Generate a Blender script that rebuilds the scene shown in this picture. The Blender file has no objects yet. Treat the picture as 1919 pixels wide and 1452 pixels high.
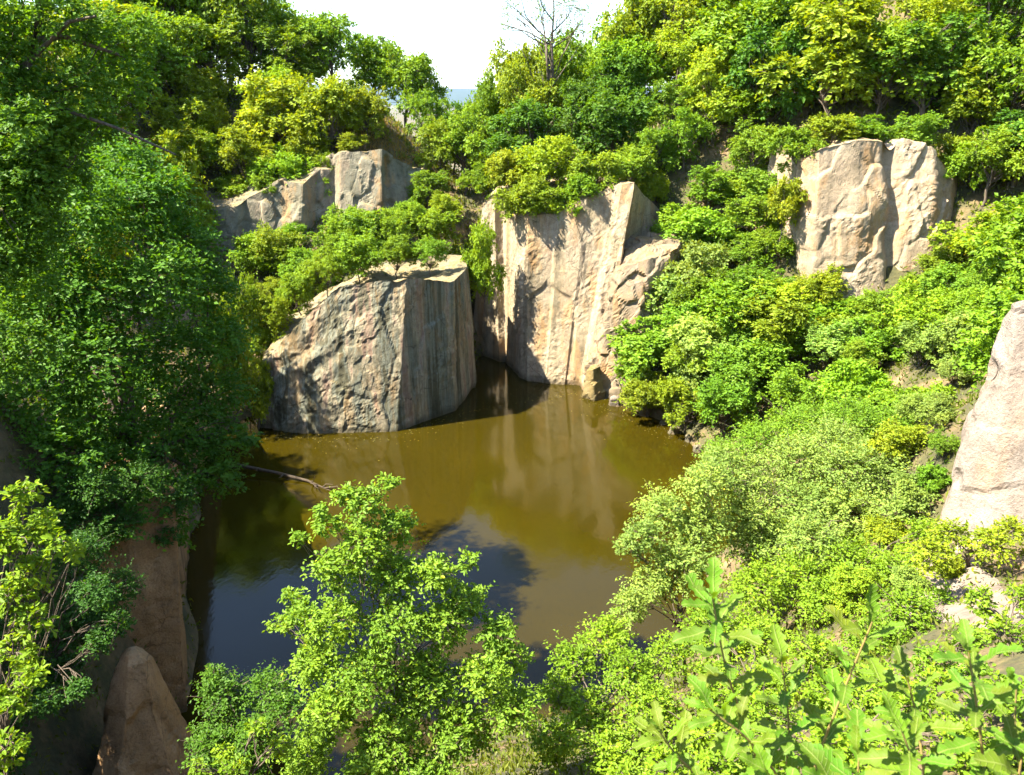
import bpy, math, random
import numpy as np
from mathutils import Vector, Matrix

# ------------------------------------------------------------------ camera, sky, sun, exposure
sc = bpy.context.scene
F, PITCH, CAM_Z = 1507.0, math.radians(19.7), 18.0       # focal length in photograph pixels, downward pitch, height above water
W_PX, H_PX = 1919.0, 1452.0
cam_data = bpy.data.cameras.new('camera')
cam = bpy.data.objects.new('camera', cam_data)
sc.collection.objects.link(cam)
cam.location = (0, 0, CAM_Z)
cam.rotation_euler = (math.radians(90) - PITCH, 0, 0)
cam_data.sensor_fit = 'HORIZONTAL'
cam_data.sensor_width = 36.0
cam_data.lens = 36.0 * F / W_PX
cam_data.dof.use_dof = True
cam_data.dof.focus_distance = 40.0
cam_data.dof.aperture_fstop = 5.6
cam_data.clip_start = 0.05
cam_data.clip_end = 20000
sc.camera = cam

SUN_EL, SUN_AZ = math.radians(54), math.radians(256)      # azimuth clockwise from +Y: the sun stands to the left, a little behind the camera
sun_dir = Vector((math.sin(SUN_AZ) * math.cos(SUN_EL), math.cos(SUN_AZ) * math.cos(SUN_EL), math.sin(SUN_EL)))
world = bpy.data.worlds.new('World')
sc.world = world
world.use_nodes = True
wn = world.node_tree
sky = wn.nodes.new('ShaderNodeTexSky')
sky.sky_type = 'NISHITA'
sky.sun_disc = False
sky.sun_elevation = SUN_EL
sky.sun_rotation = SUN_AZ
sky.air_density = 1.0
sky.dust_density = 0.7
sky.ozone_density = 2.0
wn.links.new(sky.outputs[0], wn.nodes['Background'].inputs[0])
wn.nodes['Background'].inputs[1].default_value = 0.08
sun_data = bpy.data.lights.new('sun', 'SUN')
sun_data.energy = 5.0
sun_data.angle = math.radians(0.53)
sun_data.color = (1.0, 0.91, 0.75)
sun = bpy.data.objects.new('sun', sun_data)
sc.collection.objects.link(sun)
sun.rotation_euler = (-sun_dir).to_track_quat('-Z', 'Y').to_euler()
sc.view_settings.view_transform = 'Standard'
sc.view_settings.look = 'None'
sc.view_settings.gamma = 1.0
sc.view_settings.exposure = 2.6
sc.cycles.adaptive_threshold = 0.02
sc.cycles.max_bounces = 6
sc.cycles.diffuse_bounces = 3
sc.cycles.glossy_bounces = 2
sc.cycles.transmission_bounces = 4
sc.cycles.volume_bounces = 0
sc.cycles.caustics_reflective = False
sc.cycles.caustics_refractive = False

# ------------------------------------------------------------------ helpers
CP, SP = math.cos(PITCH), math.sin(PITCH)
COL = sc.collection


def ray(px, py):
    """direction of the photograph's pixel with Y component 1"""
    u, v = px - W_PX / 2, H_PX / 2 - py
    dy = F * CP + v * SP
    return u / dy, (-F * SP + v * CP) / dy


def at(px, py, Y):
    a, b = ray(px, py)
    return np.array((a * Y, Y, CAM_Z + b * Y))


def hsh(ix, iy, iz, seed):
    h = (ix.astype(np.int64) * 374761393 + iy.astype(np.int64) * 668265263 + iz.astype(np.int64) * 2147483647 + seed * 1274126177) & 0xFFFFFFFF
    h = ((h ^ (h >> 13)) * 1274126177) & 0xFFFFFFFF
    h = ((h ^ (h >> 16)) * 2246822519) & 0xFFFFFFFF
    h = h ^ (h >> 15)
    return (h & 0xFFFFFF) / float(0xFFFFFF)


def vnoise(P, seed=0):
    i = np.floor(P); f = P - i
    f = f * f * f * (f * (f * 6 - 15) + 10)
    i = i.astype(np.int64)
    r = 0
    for dx in (0, 1):
        for dy in (0, 1):
            for dz in (0, 1):
                w = (f[:, 0] if dx else 1 - f[:, 0]) * (f[:, 1] if dy else 1 - f[:, 1]) * (f[:, 2] if dz else 1 - f[:, 2])
                r = r + w * hsh(i[:, 0] + dx, i[:, 1] + dy, i[:, 2] + dz, seed)
    return r * 2 - 1


def fbm(P, octv=4, seed=0, gain=0.5):
    s, a, t = 0, 1.0, 0
    for o in range(octv):
        s = s + a * vnoise(P * (2.03 ** o) + 17.3 * o, seed + o); t += a; a *= gain
    return s / t


def facets(P, seed=0, k=48.0):
    """voronoi cells, each with its own tilted plane, joined by narrow bevels: the broken faces of rock"""
    b = np.floor(P).astype(np.int64)
    best = np.full(len(P), 1e9); second = best.copy(); num = np.zeros(len(P)); den = np.full(len(P), 1e-30)
    for dx in (-1, 0, 1):
        for dy in (-1, 0, 1):
            for dz in (-1, 0, 1):
                c = b + np.array((dx, dy, dz))
                r = [hsh(c[:, 0], c[:, 1], c[:, 2], seed + q) for q in range(7)]
                d = P - (c + np.stack(r[:3], 1))
                q = np.sqrt((d ** 2).sum(1))
                w = np.exp(-k * q)
                num += w * ((r[3] - .5) + 0.9 * (d * (np.stack(r[4:7], 1) - .5)).sum(1)); den += w
                m = q < best
                second = np.where(m, best, np.minimum(second, q))
                best = np.where(m, q, best)
    return num / den, second - best


def mesh_from(name, V, faces, tint=None, smooth=False):
    """faces: list of int arrays (n,k)"""
    me = bpy.data.meshes.new(name)
    V = np.ascontiguousarray(V, dtype=np.float32)
    faces = [np.asarray(f, dtype=np.int32) for f in faces if len(f)]
    nl = sum(f.size for f in faces); nf = sum(len(f) for f in faces)
    me.vertices.add(len(V)); me.vertices.foreach_set('co', V.ravel())
    me.loops.add(nl); me.loops.foreach_set('vertex_index', np.concatenate([f.ravel() for f in faces]))
    cnt = np.concatenate([np.full(len(f), f.shape[1], np.int32) for f in faces])
    st = np.concatenate(([0], np.cumsum(cnt)[:-1])).astype(np.int32)
    me.polygons.add(nf)
    me.polygons.foreach_set('loop_start', st)
    me.polygons.foreach_set('use_smooth', np.full(nf, bool(smooth)))
    me.update(calc_edges=True)
    if tint is not None:
        at_ = me.attributes.new('tint', 'FLOAT', 'FACE')
        at_.data.foreach_set('value', np.asarray(tint, np.float32))
    me.validate()
    return me


def link(name, me, mat=None, parent=None, loc=None, color=None):
    o = bpy.data.objects.new(name, me)
    COL.objects.link(o)
    if mat and me is not None and not me.materials:
        me.materials.append(mat)
    if parent: o.parent = parent
    if loc is not None: o.location = tuple(float(c) for c in loc)
    if color: o.color = color
    return o


def tag(o, label=None, cat=None, group=None, kind=None):
    if label: o['label'] = label
    if cat: o['category'] = cat
    if group: o['group'] = group
    if kind: o['kind'] = kind
    return o


def thing(name, loc, label, cat, group=None):
    o = bpy.data.objects.new(name, None)
    COL.objects.link(o)
    o.empty_display_size = .2
    o.location = tuple(float(c) for c in loc)
    return tag(o, label, cat, group)


ORD = ['first', 'second', 'third', 'fourth', 'fifth', 'sixth', 'seventh', 'eighth', 'ninth', 'tenth', 'eleventh', 'twelfth',
       'thirteenth', 'fourteenth', 'fifteenth', 'sixteenth', 'seventeenth', 'eighteenth', 'nineteenth', 'twentieth',
       'twenty-first', 'twenty-second', 'twenty-third', 'twenty-fourth', 'twenty-fifth', 'twenty-sixth', 'twenty-seventh', 'twenty-eighth', 'twenty-ninth', 'thirtieth']


# ------------------------------------------------------------------ materials
class N:
    def __init__(s, name):
        s.m = bpy.data.materials.new(name); s.m.use_nodes = True
        s.t = s.m.node_tree; s.b = s.t.nodes['Principled BSDF']; s.out = s.t.nodes['Material Output']

    def n(s, t, **k):
        x = s.t.nodes.new('ShaderNode' + t)
        for a, b in k.items():
            if a.startswith('_'): x.inputs[a[1:]].default_value = b
            else: setattr(x, a, b)
        return x

    def l(s, a, b): s.t.links.new(a, b)

    def coord(s, scale=(1, 1, 1), rot=(0, 0, 0), out='Object'):
        tc = s.n('TexCoord'); mp = s.n('Mapping'); mp.inputs['Scale'].default_value = scale; mp.inputs['Rotation'].default_value = rot
        s.l(tc.outputs[out], mp.inputs['Vector']); return mp.outputs[0]

    def noise(s, vec, scale, detail=4, rough=.55, dist=0):
        x = s.n('TexNoise'); s.l(vec, x.inputs['Vector']); x.inputs['Scale'].default_value = scale
        x.inputs['Detail'].default_value = detail; x.inputs['Roughness'].default_value = rough; x.inputs['Distortion'].default_value = dist
        return x.outputs['Fac']

    def ramp(s, fac, stops, interp='LINEAR'):
        r = s.n('ValToRGB'); r.color_ramp.interpolation = interp
        e = r.color_ramp.elements
        while len(e) < len(stops): e.new(0.5)
        for i, (p, c) in enumerate(stops):
            e[i].position = p; e[i].color = (c, c, c, 1) if isinstance(c, (int, float)) else (*c, 1)
        s.l(fac, r.inputs[0]); return r.outputs[0]

    def mix(s, fac, a, b, mode='MIX'):
        x = s.n('MixRGB', blend_type=mode)
        for v, i in ((fac, 0), (a, 1), (b, 2)):
            if hasattr(v, 'links'): s.l(v, x.inputs[i])
            elif i == 0: x.inputs[0].default_value = v
            else: x.inputs[i].default_value = (*v, 1)
        return x.outputs[0]

    def math(s, op, a, b=0.0):
        x = s.n('Math', operation=op)
        for v, i in ((a, 0), (b, 1)):
            if hasattr(v, 'links'): s.l(v, x.inputs[i])
            else: x.inputs[i].default_value = v
        return x.outputs[0]

    def bump(s, h, strength, dist, prev=None):
        x = s.n('Bump'); x.inputs['Strength'].default_value = strength; x.inputs['Distance'].default_value = dist
        s.l(h, x.inputs['Height'])
        if prev: s.l(prev, x.inputs['Normal'])
        return x.outputs[0]


def leaf_material(name, trans=0.46):
    k = N(name)
    a = k.n('Attribute', attribute_name='tint')
    oi = k.n('ObjectInfo')
    var = k.ramp(a.outputs['Fac'], [(0, (.55, .66, .55)), (.45, (.95, 1.0, .9)), (.8, (1.3, 1.22, .95)), (.955, (1.4, 1.3, .9)), (.985, (1.9, 1.25, .5))])
    col = k.mix(1.0, oi.outputs['Color'], var, 'MULTIPLY')
    k.l(col, k.b.inputs['Base Color'])
    k.b.inputs['Roughness'].default_value = .55
    k.b.inputs['Specular IOR Level'].default_value = .22
    tr = k.n('BsdfTranslucent')
    tc = k.mix(1.0, col, (1.35, 1.15, .25), 'MULTIPLY')
    k.l(tc, tr.inputs['Color'])
    ms = k.n('MixShader'); ms.inputs[0].default_value = trans
    k.l(k.b.outputs[0], ms.inputs[1]); k.l(tr.outputs[0], ms.inputs[2])
    k.l(ms.outputs[0], k.out.inputs['Surface'])
    return k.m


LEAF = leaf_material('leaf')


def bark_material(name, c1, c2):
    k = N(name)
    v = k.coord((6, 6, 1.4))
    f = k.noise(v, 3.0, 5)
    k.l(k.ramp(f, [(.3, c1), (.7, c2)]), k.b.inputs['Base Color'])
    k.b.inputs['Roughness'].default_value = .9
    k.l(k.bump(f, .6, .03), k.b.inputs['Normal'])
    return k.m


BARK = bark_material('bark', (.035, .026, .018), (.13, .10, .07))
STEM = bark_material('green_stem', (.16, .14, .04), (.26, .17, .05))


def rock_material(name, base, streak, streak_amt=.6, moss=.5, dark=(.07, .065, .05), speck=.5, streak_scale=1.1, streak_min=.25, cracks=.85, ochre=.5):
    """base: three colours mixed in patches; streak: ramp stops of the vertical water stains"""
    dim = .64
    base = [tuple(c * dim for c in b) for b in base]; streak = [(p, tuple(c * dim for c in b)) for p, b in streak]
    k = N(name)
    v = k.coord()
    big = k.noise(v, .55, 5, .6)
    col = k.ramp(big, [(.3, base[0]), (.5, base[1]), (.7, base[2])])
    sv = k.coord((1, 1, .045))
    st = k.noise(sv, streak_scale, 5, .62)
    scol = k.ramp(st, streak)
    where = k.ramp(k.noise(v, .35, 3), [(.35, streak_min), (.62, 1.0)])
    col = k.mix(k.math('MULTIPLY', where, streak_amt), col, scol)
    med = k.noise(v, 2.6, 6, .7)
    col = k.mix(.55, col, k.ramp(med, [(.28, .35), (.5, .95), (.75, 1.25)]), 'MULTIPLY')
    fine = k.noise(v, 16, 4, .7)
    col = k.mix(speck, col, k.ramp(fine, [(.3, .35), (.46, .95), (.7, 1.2)]), 'MULTIPLY')
    # rusty and ochre seepage stains
    rust = k.noise(k.coord((1, 1, .3)), .9, 5, .65)
    col = k.mix(k.ramp(rust, [(.52, 0), (.64, ochre)]), col, (.34, .185, .065))
    # thin cracks
    wv = k.n('VectorMath', operation='ADD'); nz = k.n('TexNoise'); k.l(v, nz.inputs['Vector']); nz.inputs['Scale'].default_value = 1.1; nz.inputs['Detail'].default_value = 4
    k.l(v, wv.inputs[0]); k.l(nz.outputs['Color'], wv.inputs[1])
    vo = k.n('TexVoronoi', feature='DISTANCE_TO_EDGE'); k.l(wv.outputs[0], vo.inputs['Vector']); vo.inputs['Scale'].default_value = .75
    crack = k.math('MULTIPLY', k.ramp(vo.outputs['Distance'], [(0, 1.0), (.018, 0)]), k.ramp(k.noise(v, .8, 3), [(.45, 0), (.6, cracks)]))
    col = k.mix(crack, col, tuple(c * .25 for c in base[0]))
    # lichen spots
    lic = k.noise(v, 4.5, 5, .65)
    col = k.mix(k.ramp(lic, [(.62, 0), (.72, .65)]), col, dark)
    # moss and dead grass that hold on ledges and flat tops
    ge = k.n('NewGeometry'); sx = k.n('SeparateXYZ'); k.l(ge.outputs['True Normal'], sx.inputs[0])
    up = k.math('ADD', sx.outputs[2], k.math('MULTIPLY', k.math('SUBTRACT', k.noise(v, 1.6, 4), .5), 1.2))
    mcol = k.ramp(k.noise(v, 3.1, 3), [(.35, (.13, .095, .02)), (.6, (.20, .165, .10)), (.72, (.07, .09, .015))])
    col = k.mix(k.ramp(up, [(.62, 0), (.85, moss)]), col, mcol)
    # damp tide line where the rock stands in the water
    sp = k.n('SeparateXYZ'); k.l(ge.outputs['Position'], sp.inputs[0])
    tide = k.math('ADD', sp.outputs[2], k.math('MULTIPLY', k.math('SUBTRACT', k.noise(v, 1.2, 3), .5), .7))
    col = k.mix(k.ramp(tide, [(.12, .65), (.5, 0)]), col, (.035, .03, .015))
    k.l(col, k.b.inputs['Base Color'])
    k.b.inputs['Roughness'].default_value = .92
    k.b.inputs['Specular IOR Level'].default_value = .2
    n1 = k.bump(med, .35, .06)
    n2 = k.bump(fine, .9, .05, n1); n2 = k.bump(k.noise(v, 45, 3, .7), .6, .02, n2); n2 = k.bump(crack, -.8, .06, n2)
    k.l(n2, k.b.inputs['Normal'])
    return k.m


# ------------------------------------------------------------------ terrain: heights through surveyed points
CTRL = np.array([
    # the photographer's knoll and the slope below it
    (0, 0, 16.2), (0, -8, 17), (-6, 0, 16), (6, 0, 16), (0, 3, 14.6), (-3, 4, 13.0), (0, 7, 10.2), (-3, 8, 9.0), (0, 11, 6.8), (0, 15, 3.6), (0, 18.5, 1.0), (0, 21.5, -1.2),
    (-4, 17, .4), (-4, 13, 3.2), (-6, 9, 6.5), (-6.2, 13, 1.0), (-7.5, 16, -1.2), (4, 4, 14.0), (4, 9, 9.8), (3.5, 14, 5.6), (4, 18, 2.6), (4, 21.5, 0), (4, 24.5, -1.8),
    # the path and the pale rock at the right
    (7, 6, 13.4), (7, 10, 10.8), (8.4, 14, 9.0), (9.4, 14, 9.4), (12, 13, 11.6), (12, 18, 12.0), (8, 19, 6.4), (7.5, 23.5, 2.2), (8, 28, .3), (7, 27, -1.2), (15, 22, 9.4), (14, 5, 15.5), (20, 12, 16), (22, 20, 14),
    # right shore and right slope
    (10.6, 31, .4), (9.4, 32, -1.2), (11.2, 36, .5), (10.0, 36.5, -1.2), (10.2, 41, .3), (8.6, 42, -1.4), (14, 30, 4), (14, 37, 2.8), (17.6, 34, 5.4), (13.5, 42.5, 2.8), (17, 43, 5.2), (21, 43, 6.6), (24, 42, 8.8), (24, 33, 9.5), (26, 27, 13),
    (20, 36, 6.8), (32, 38, 15), (31, 47, 16), (7.5, 46.5, .2), (6.5, 45, -1.6), (10, 47, 2.6), (13, 49, 5.6), (15, 52, 8.4), (12, 55, 9.5),
    (15, 48.5, 9.4), (20, 51, 15.0), (25, 50, 14.6), (28, 54, 19), (20, 57, 18), (14, 60, 15.5), (35, 60, 27), (26, 64, 24), (17, 68, 20.5), (10, 66, 15.5), (6, 62, 13.2), (2, 62, 12.2), (9, 58, 12.0), (4, 70, 13.4), (12, 80, 16), (30, 80, 27), (45, 70, 32),
    # inlet, notch, left back
    (-1.5, 57, -1.5), (-1.5, 62, 8), (-5, 68, 11.2), (-5, 76, 11.0), (-5, 86, 5), (3, 85, 8), (-8, 64.5, 13.2), (-11, 66, 16.2), (-15, 66, 14.6), (-20, 65, 13.0), (-25, 62, 12.2), (-13, 75, 17.6), (-22, 75, 18), (-32, 70, 19), (-40, 60, 21), (-20, 90, 15),
    # bench behind the leaning block
    (-6, 56, 8.6), (-10, 57, 9.4), (-14, 56.5, 7.4), (-19, 57, 6.4), (-23, 56, 7.0), (-17, 50.5, 3.2), (-19, 47, 2.0), (-21, 42, 3.4), (-17, 43, .3), (-15.6, 40, -.6), (-27, 48, 9), (-10, 62, 10.6),
    # left bank above the left wall
    (-18, 36, 3.6), (-16.4, 31, 5.6), (-14.8, 26, 6.6), (-12.6, 21.5, 6.2), (-12.0, 18, 5.0), (-11.3, 15, 4.2), (-10.4, 12, 5.4), (-9, 9, 9.0), (-18, 25, 9.4), (-24, 30, 13.5), (-32, 22, 18), (-22, 15, 14), (-14, 6, 13.8), (-34, 40, 17), (-28, 5, 17.5),
    # bed of the lake
    (-9.6, 22.5, -2.6), (-11.4, 26.5, -2.6), (-13.0, 30, -2.6), (-9.4, 18.2, -2.4), (-14.6, 36.5, -2.4), (-8.6, 26, -2.8),
    (-6, 30, -3), (0, 34, -3), (3, 29, -3), (-8, 37, -3), (3, 44, -3), (-5, 42, -2.6), (-.5, 50, -2.4), (-9.5, 24, -2.5), (-11.8, 33, -2.4), (-12.5, 38, -2.4), (-3, 24, -2.2), (6, 38, -2.6), (-9, 21, -2.4), (4, 34, -3), (-9, 47, -1.5),
], dtype=float)


def _tps_fit(P, lam=0.15):
    n = len(P); d = np.sqrt(((P[:, None, :2] - P[None, :, :2]) ** 2).sum(2))
    K = np.where(d > 0, d ** 2 * np.log(d + 1e-9), 0) + lam * np.eye(n)
    A = np.zeros((n + 3, n + 3)); A[:n, :n] = K; A[:n, n] = 1; A[:n, n + 1:] = P[:, :2]; A[n, :n] = 1; A[n + 1:, :n] = P[:, :2].T
    return np.linalg.solve(A, np.concatenate((P[:, 2], (0, 0, 0))))


_TPS = _tps_fit(CTRL)


def sstep(a, b, x):
    t = np.clip((x - a) / (b - a), 0, 1); return t * t * (3 - 2 * t)


def height(x, y):
    x = np.atleast_1d(np.asarray(x, float)).ravel(); y = np.atleast_1d(np.asarray(y, float)).ravel()
    out = np.empty(len(x)); n = len(CTRL)
    for i in range(0, len(x), 20000):
        xs, ys = x[i:i + 20000], y[i:i + 20000]
        cx, cy = np.clip(xs, -60, 60), np.clip(ys, -20, 95)
        d2 = (cx[:, None] - CTRL[None, :, 0]) ** 2 + (cy[:, None] - CTRL[None, :, 1]) ** 2
        K = np.where(d2 > 0, d2 * .5 * np.log(d2 + 1e-12), 0)
        out[i:i + 20000] = K @ _TPS[:n] + _TPS[n] + _TPS[n + 1] * cx + _TPS[n + 2] * cy
    out = np.clip(out, -3.4, 34)
    far = sstep(60, 170, np.hypot(x, y - 40))
    back = sstep(86, 150, y)
    base = -30 + 6 * fbm(np.stack((x / 140, y / 140, x * 0), 1), 3, 5)
    out = out * (1 - np.maximum(far, back)) + base * np.maximum(far, back)
    P = np.stack((x, y, x * 0), 1)
    land = sstep(.2, 1.5, out)
    return out + land * (.45 * fbm(P / 3.5, 3, 9) + .12 * fbm(P / .9, 2, 31))


def build_ground():
    def axis(lo, hi, step, far):
        mid = list(np.arange(lo, hi + 1e-6, step)); s = step; a = hi; up = []
        while a < far: s *= 1.16; a += s; up.append(a)
        s = step; a = lo; dn = []
        while a > -far: s *= 1.16; a -= s; dn.append(a)
        return np.array(dn[::-1] + mid + up)
    X = axis(-36, 42, .5, 11500); Y = axis(-4, 90, .5, 11500)
    gx, gy = np.meshgrid(X, Y)
    z = height(gx, gy)
    V = np.stack((gx.ravel(), gy.ravel(), z), 1)
    nx, ny = len(X), len(Y)
    i = (np.arange(ny - 1)[:, None] * nx + np.arange(nx - 1)[None, :]).ravel()
    Fq = np.stack((i, i + 1, i + nx + 1, i + nx), 1)
    k = N('soil_and_litter')
    v = k.coord()
    a = k.noise(v, .5, 6, .65); b = k.noise(v, 5, 5, .7)
    col = k.ramp(a, [(.3, (.03, .035, .010)), (.48, (.06, .055, .018)), (.60, (.13, .09, .04)), (.70, (.24, .16, .08))])
    col = k.mix(.6, col, k.ramp(b, [(.3, .4), (.7, 1.4)]), 'MULTIPLY')
    k.l(col, k.b.inputs['Base Color']); k.b.inputs['Roughness'].default_value = .95
    k.l(k.bump(b, .8, .12), k.b.inputs['Normal'])
    o = link('ground', mesh_from('ground', V, [Fq], smooth=True), k.m)
    tag(o, 'steep earth slopes of the old quarry under the bushes', None, None, 'structure')


build_ground()

# water
def build_water():
    xs = np.linspace(-17, 12.5, 60); ys = np.linspace(13, 60, 90)
    gx, gy = np.meshgrid(xs, ys)
    V = np.stack((gx.ravel(), gy.ravel(), gx.ravel() * 0), 1)
    i = (np.arange(89)[:, None] * 60 + np.arange(59)[None, :]).ravel()
    k = N('murky_water')
    v = k.coord((1, .55, 1))
    r = k.noise(v, 5.5, 3, .6, .4); r2 = k.noise(v, 1.3, 2, .5)
    silt = k.noise(k.coord(), .12, 3)
    k.l(k.ramp(silt, [(.3, (.0185, .0140, .0007)), (.7, (.0250, .0185, .0009))]), k.b.inputs['Base Color'])
    k.l(k.ramp(k.noise(k.coord((1, .4, 1)), .22, 4), [(.4, .03), (.65, .13)]), k.b.inputs['Roughness'])
    k.b.inputs['IOR'].default_value = 1.33
    n1 = k.bump(r2, .10, .05); n2 = k.bump(r, .22, .012, n1)
    k.l(n2, k.b.inputs['Normal'])
    o = link('water', mesh_from('water', V, [np.stack((i, i + 1, i + 61, i + 60), 1)], smooth=True), k.m)
    tag(o, 'still brown-green water of the quarry lake', None, None, 'structure')


build_water()

# far hills
def build_hills():
    V = []; xs = np.linspace(-9000, 9000, 200)
    P = np.stack((xs / 900, xs * 0, xs * 0), 1)
    top = 150 + 50 * fbm(P / 2.2, 4, 77)
    rows = [(7600, -32, 0), (8000, -10, .25), (8400, 10, .6), (8900, 0, 1.0), (9400, 0, .9), (10600, -30, 0)]
    for y, off, m in rows:
        z = off * (1 - m) + (top + 0) * m if m else np.full_like(top, -34.0)
        V.append(np.stack((xs, np.full_like(xs, y) + 40 * fbm(P * 3 + y, 2, 3), z), 1))
    V = np.concatenate(V); n = len(xs)
    i = (np.arange(len(rows) - 1)[:, None] * n + np.arange(n - 1)[None, :]).ravel()
    k = N('far_woods')
    k.l(k.ramp(k.noise(k.coord(), .02, 5), [(.35, (.010, .018, .014)), (.65, (.020, .030, .020))]), k.b.inputs['Base Color'])
    k.b.inputs['Roughness'].default_value = 1
    o = link('hills', mesh_from('hills', V, [np.stack((i, i + 1, i + n + 1, i + n), 1)], smooth=True), k.m)
    tag(o, 'hazy blue hills far beyond the gap', None, None, 'structure')


build_hills()

# ------------------------------------------------------------------ rock bodies
def rock(name, label, cat, corners, mat, step=.13, amp=.22, cell=1.6, dome=.4, fine=.03, seed=1, group=None, groove=.0, carve=None, cap_step=None, vstretch=1.0, smooth_it=2):
    """corners: [(bottom xyz, top xyz)] counter-clockwise seen from above; a closed body lofted between the outlines, broken up by facets and grain"""
    B = np.array([c[0] for c in corners], float); T = np.array([c[1] for c in corners], float)
    n = len(B); rb, rt = [], []
    for i in range(n):
        j = (i + 1) % n
        L = max(np.linalg.norm(B[j] - B[i]), np.linalg.norm(T[j] - T[i]))
        m = max(2, int(L / step))
        t = (np.arange(m) / m)[:, None]
        rb.append(B[i] * (1 - t) + B[j] * t); rt.append(T[i] * (1 - t) + T[j] * t)
    rb = np.concatenate(rb); rt = np.concatenate(rt)
    for _ in range(smooth_it):
        rb = (np.roll(rb, 1, 0) + rb * 2 + np.roll(rb, -1, 0)) / 4; rt = (np.roll(rt, 1, 0) + rt * 2 + np.roll(rt, -1, 0)) / 4
    R = max(6, int(np.abs(rt[:, 2] - rb[:, 2]).max() / step))
    K = max(8, int(np.linalg.norm(rt[:, :2] - rt[:, :2].mean(0), axis=1).max() / (cap_step or step * 1.5)))
    cen = rt.mean(0)
    rows = [rb + (rt - rb) * (r / R) for r in range(R + 1)]
    for q in range(1, K):
        s = q / K
        p = rt + (cen - rt) * s; p[:, 2] += dome * math.sin(s * math.pi / 2)
        rows.append(p)
    G = np.stack(rows)                                       # rows x cols x 3
    du = np.roll(G, -1, 1) - np.roll(G, 1, 1)
    dv = np.gradient(G, axis=0)
    Nn = np.cross(du, dv); Nn /= np.linalg.norm(Nn, axis=2, keepdims=True) + 1e-9
    P = G.reshape(-1, 3); NN = Nn.reshape(-1, 3)
    warp = .18 * cell * np.stack([fbm(P / cell, 2, seed + 40 + c) for c in range(3)], 1)
    Q = (P + warp) / np.array((cell, cell, cell * vstretch))
    v1, e1 = facets(Q, seed)
    v2, e2 = facets((P + warp * .3) / np.array((cell * .35, cell * .35, cell * .4 * vstretch)), seed + 11)
    rough = sstep(-.15, .30, fbm(P / (cell * 1.6), 3, seed + 21))                               # broken patches beside flat split faces
    d = amp * 1.5 * v1 + amp * .30 * v2 * (.12 + .88 * rough)
    d -= amp * .22 * np.clip(1 - e1 / .14, 0, 1) * (vnoise(P / (cell * 1.7), seed + 3) > -.1)     # open joints between the broken faces
    d = d + amp * .22 * facets((P + warp * .15) / np.array((.34, .34, .30)), seed + 51, 26.0)[0] * rough
    d += fine * (fbm(P / .45, 3, seed + 5) * 1.0 + .8 * fbm(P / .16, 2, seed + 6)) * (.35 + .65 * rough)
    if groove:
        gx = P.copy(); gx[:, 2] *= .05
        d -= groove * np.clip(fbm(gx / .8, 3, seed + 8) - .12, 0, 1) * 2
    if carve is not None: d = d + carve(P)
    P = P + NN * d[:, None]
    nr, nc = G.shape[:2]
    cidx = len(P)
    P = np.vstack((P, cen + np.array((0, 0, dome))))
    i = np.arange(nr - 1)[:, None] * nc + np.arange(nc)[None, :]
    j = np.arange(nr - 1)[:, None] * nc + (np.arange(nc)[None, :] + 1) % nc
    quads = np.stack((i, j, j + nc, i + nc), -1).reshape(-1, 4)
    a = (nr - 1) * nc + np.arange(nc); b = (nr - 1) * nc + (np.arange(nc) + 1) % nc
    tri = np.stack((a, b, np.full(nc, cidx)), 1)
    base = np.array((*B[:, :2].mean(0), B[:, 2].min()))
    o = link(name, mesh_from(name, P - base, [quads, tri]), mat, loc=base)
    return tag(o, label, cat, group)


GREY_STREAK = [(.30, (.025, .025, .015)), (.40, (.07, .07, .04)), (.47, (.14, .155, .125)), (.53, (.22, .20, .14)), (.60, (.27, .19, .14)), (.70, (.09, .085, .055))]
WARM_STREAK = [(.32, (.08, .07, .05)), (.42, (.20, .155, .105)), (.52, (.32, .25, .17)), (.62, (.36, .27, .20)), (.72, (.44, .36, .27))]
M_BLOCK = rock_material('weathered_block_rock', [(.22, .22, .165), (.32, .295, .21), (.40, .35, .25)], [(.34, (.04, .04, .02)), (.42, (.11, .105, .06)), (.46, (.25, .27, .21)), (.51, (.20, .175, .11)), (.55, (.44, .385, .26)), (.60, (.38, .25, .18)), (.68, (.14, .13, .08))], .9, .7, streak_scale=1.0, streak_min=.85, ochre=.28)
M_CLIFF = rock_material('tan_cliff_rock', [(.35, .285, .17), (.47, .39, .24), (.56, .475, .31)], [(.32, (.10, .085, .06)), (.40, (.24, .19, .125)), (.47, (.38, .30, .20)), (.53, (.50, .41, .29)), (.60, (.40, .28, .19)), (.70, (.58, .49, .37))], .85, .5, streak_scale=1.3, streak_min=.5)
M_PINK = rock_material('pink_cream_cliff_rock', [(.42, .335, .22), (.55, .43, .29), (.65, .535, .37)], WARM_STREAK, .35, .35, cracks=.55, ochre=.55)
M_GREEN = rock_material('grey_green_cliff_rock', [(.26, .24, .165), (.38, .34, .24), (.52, .42, .30)], GREY_STREAK, .6, .7)
M_PALE = rock_material('pale_bleached_rock', [(.22, .175, .14), (.30, .25, .21), (.37, .33, .29)], [(.3, (.22, .16, .12)), (.5, (.33, .27, .22)), (.7, (.40, .35, .31))], .5, .15, (.18, .13, .10), .55, cracks=.25, ochre=.25)
M_BROWN = rock_material('shaded_brown_rock', [(.46, .26, .11), (.57, .34, .16), (.64, .41, .22)], [(.35, (.08, .045, .02)), (.47, (.27, .16, .076)), (.6, (.45, .27, .136)), (.7, (.50, .335, .185))], .8, .3)


def P3(px, py, Y): return tuple(at(px, py, Y))


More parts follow.
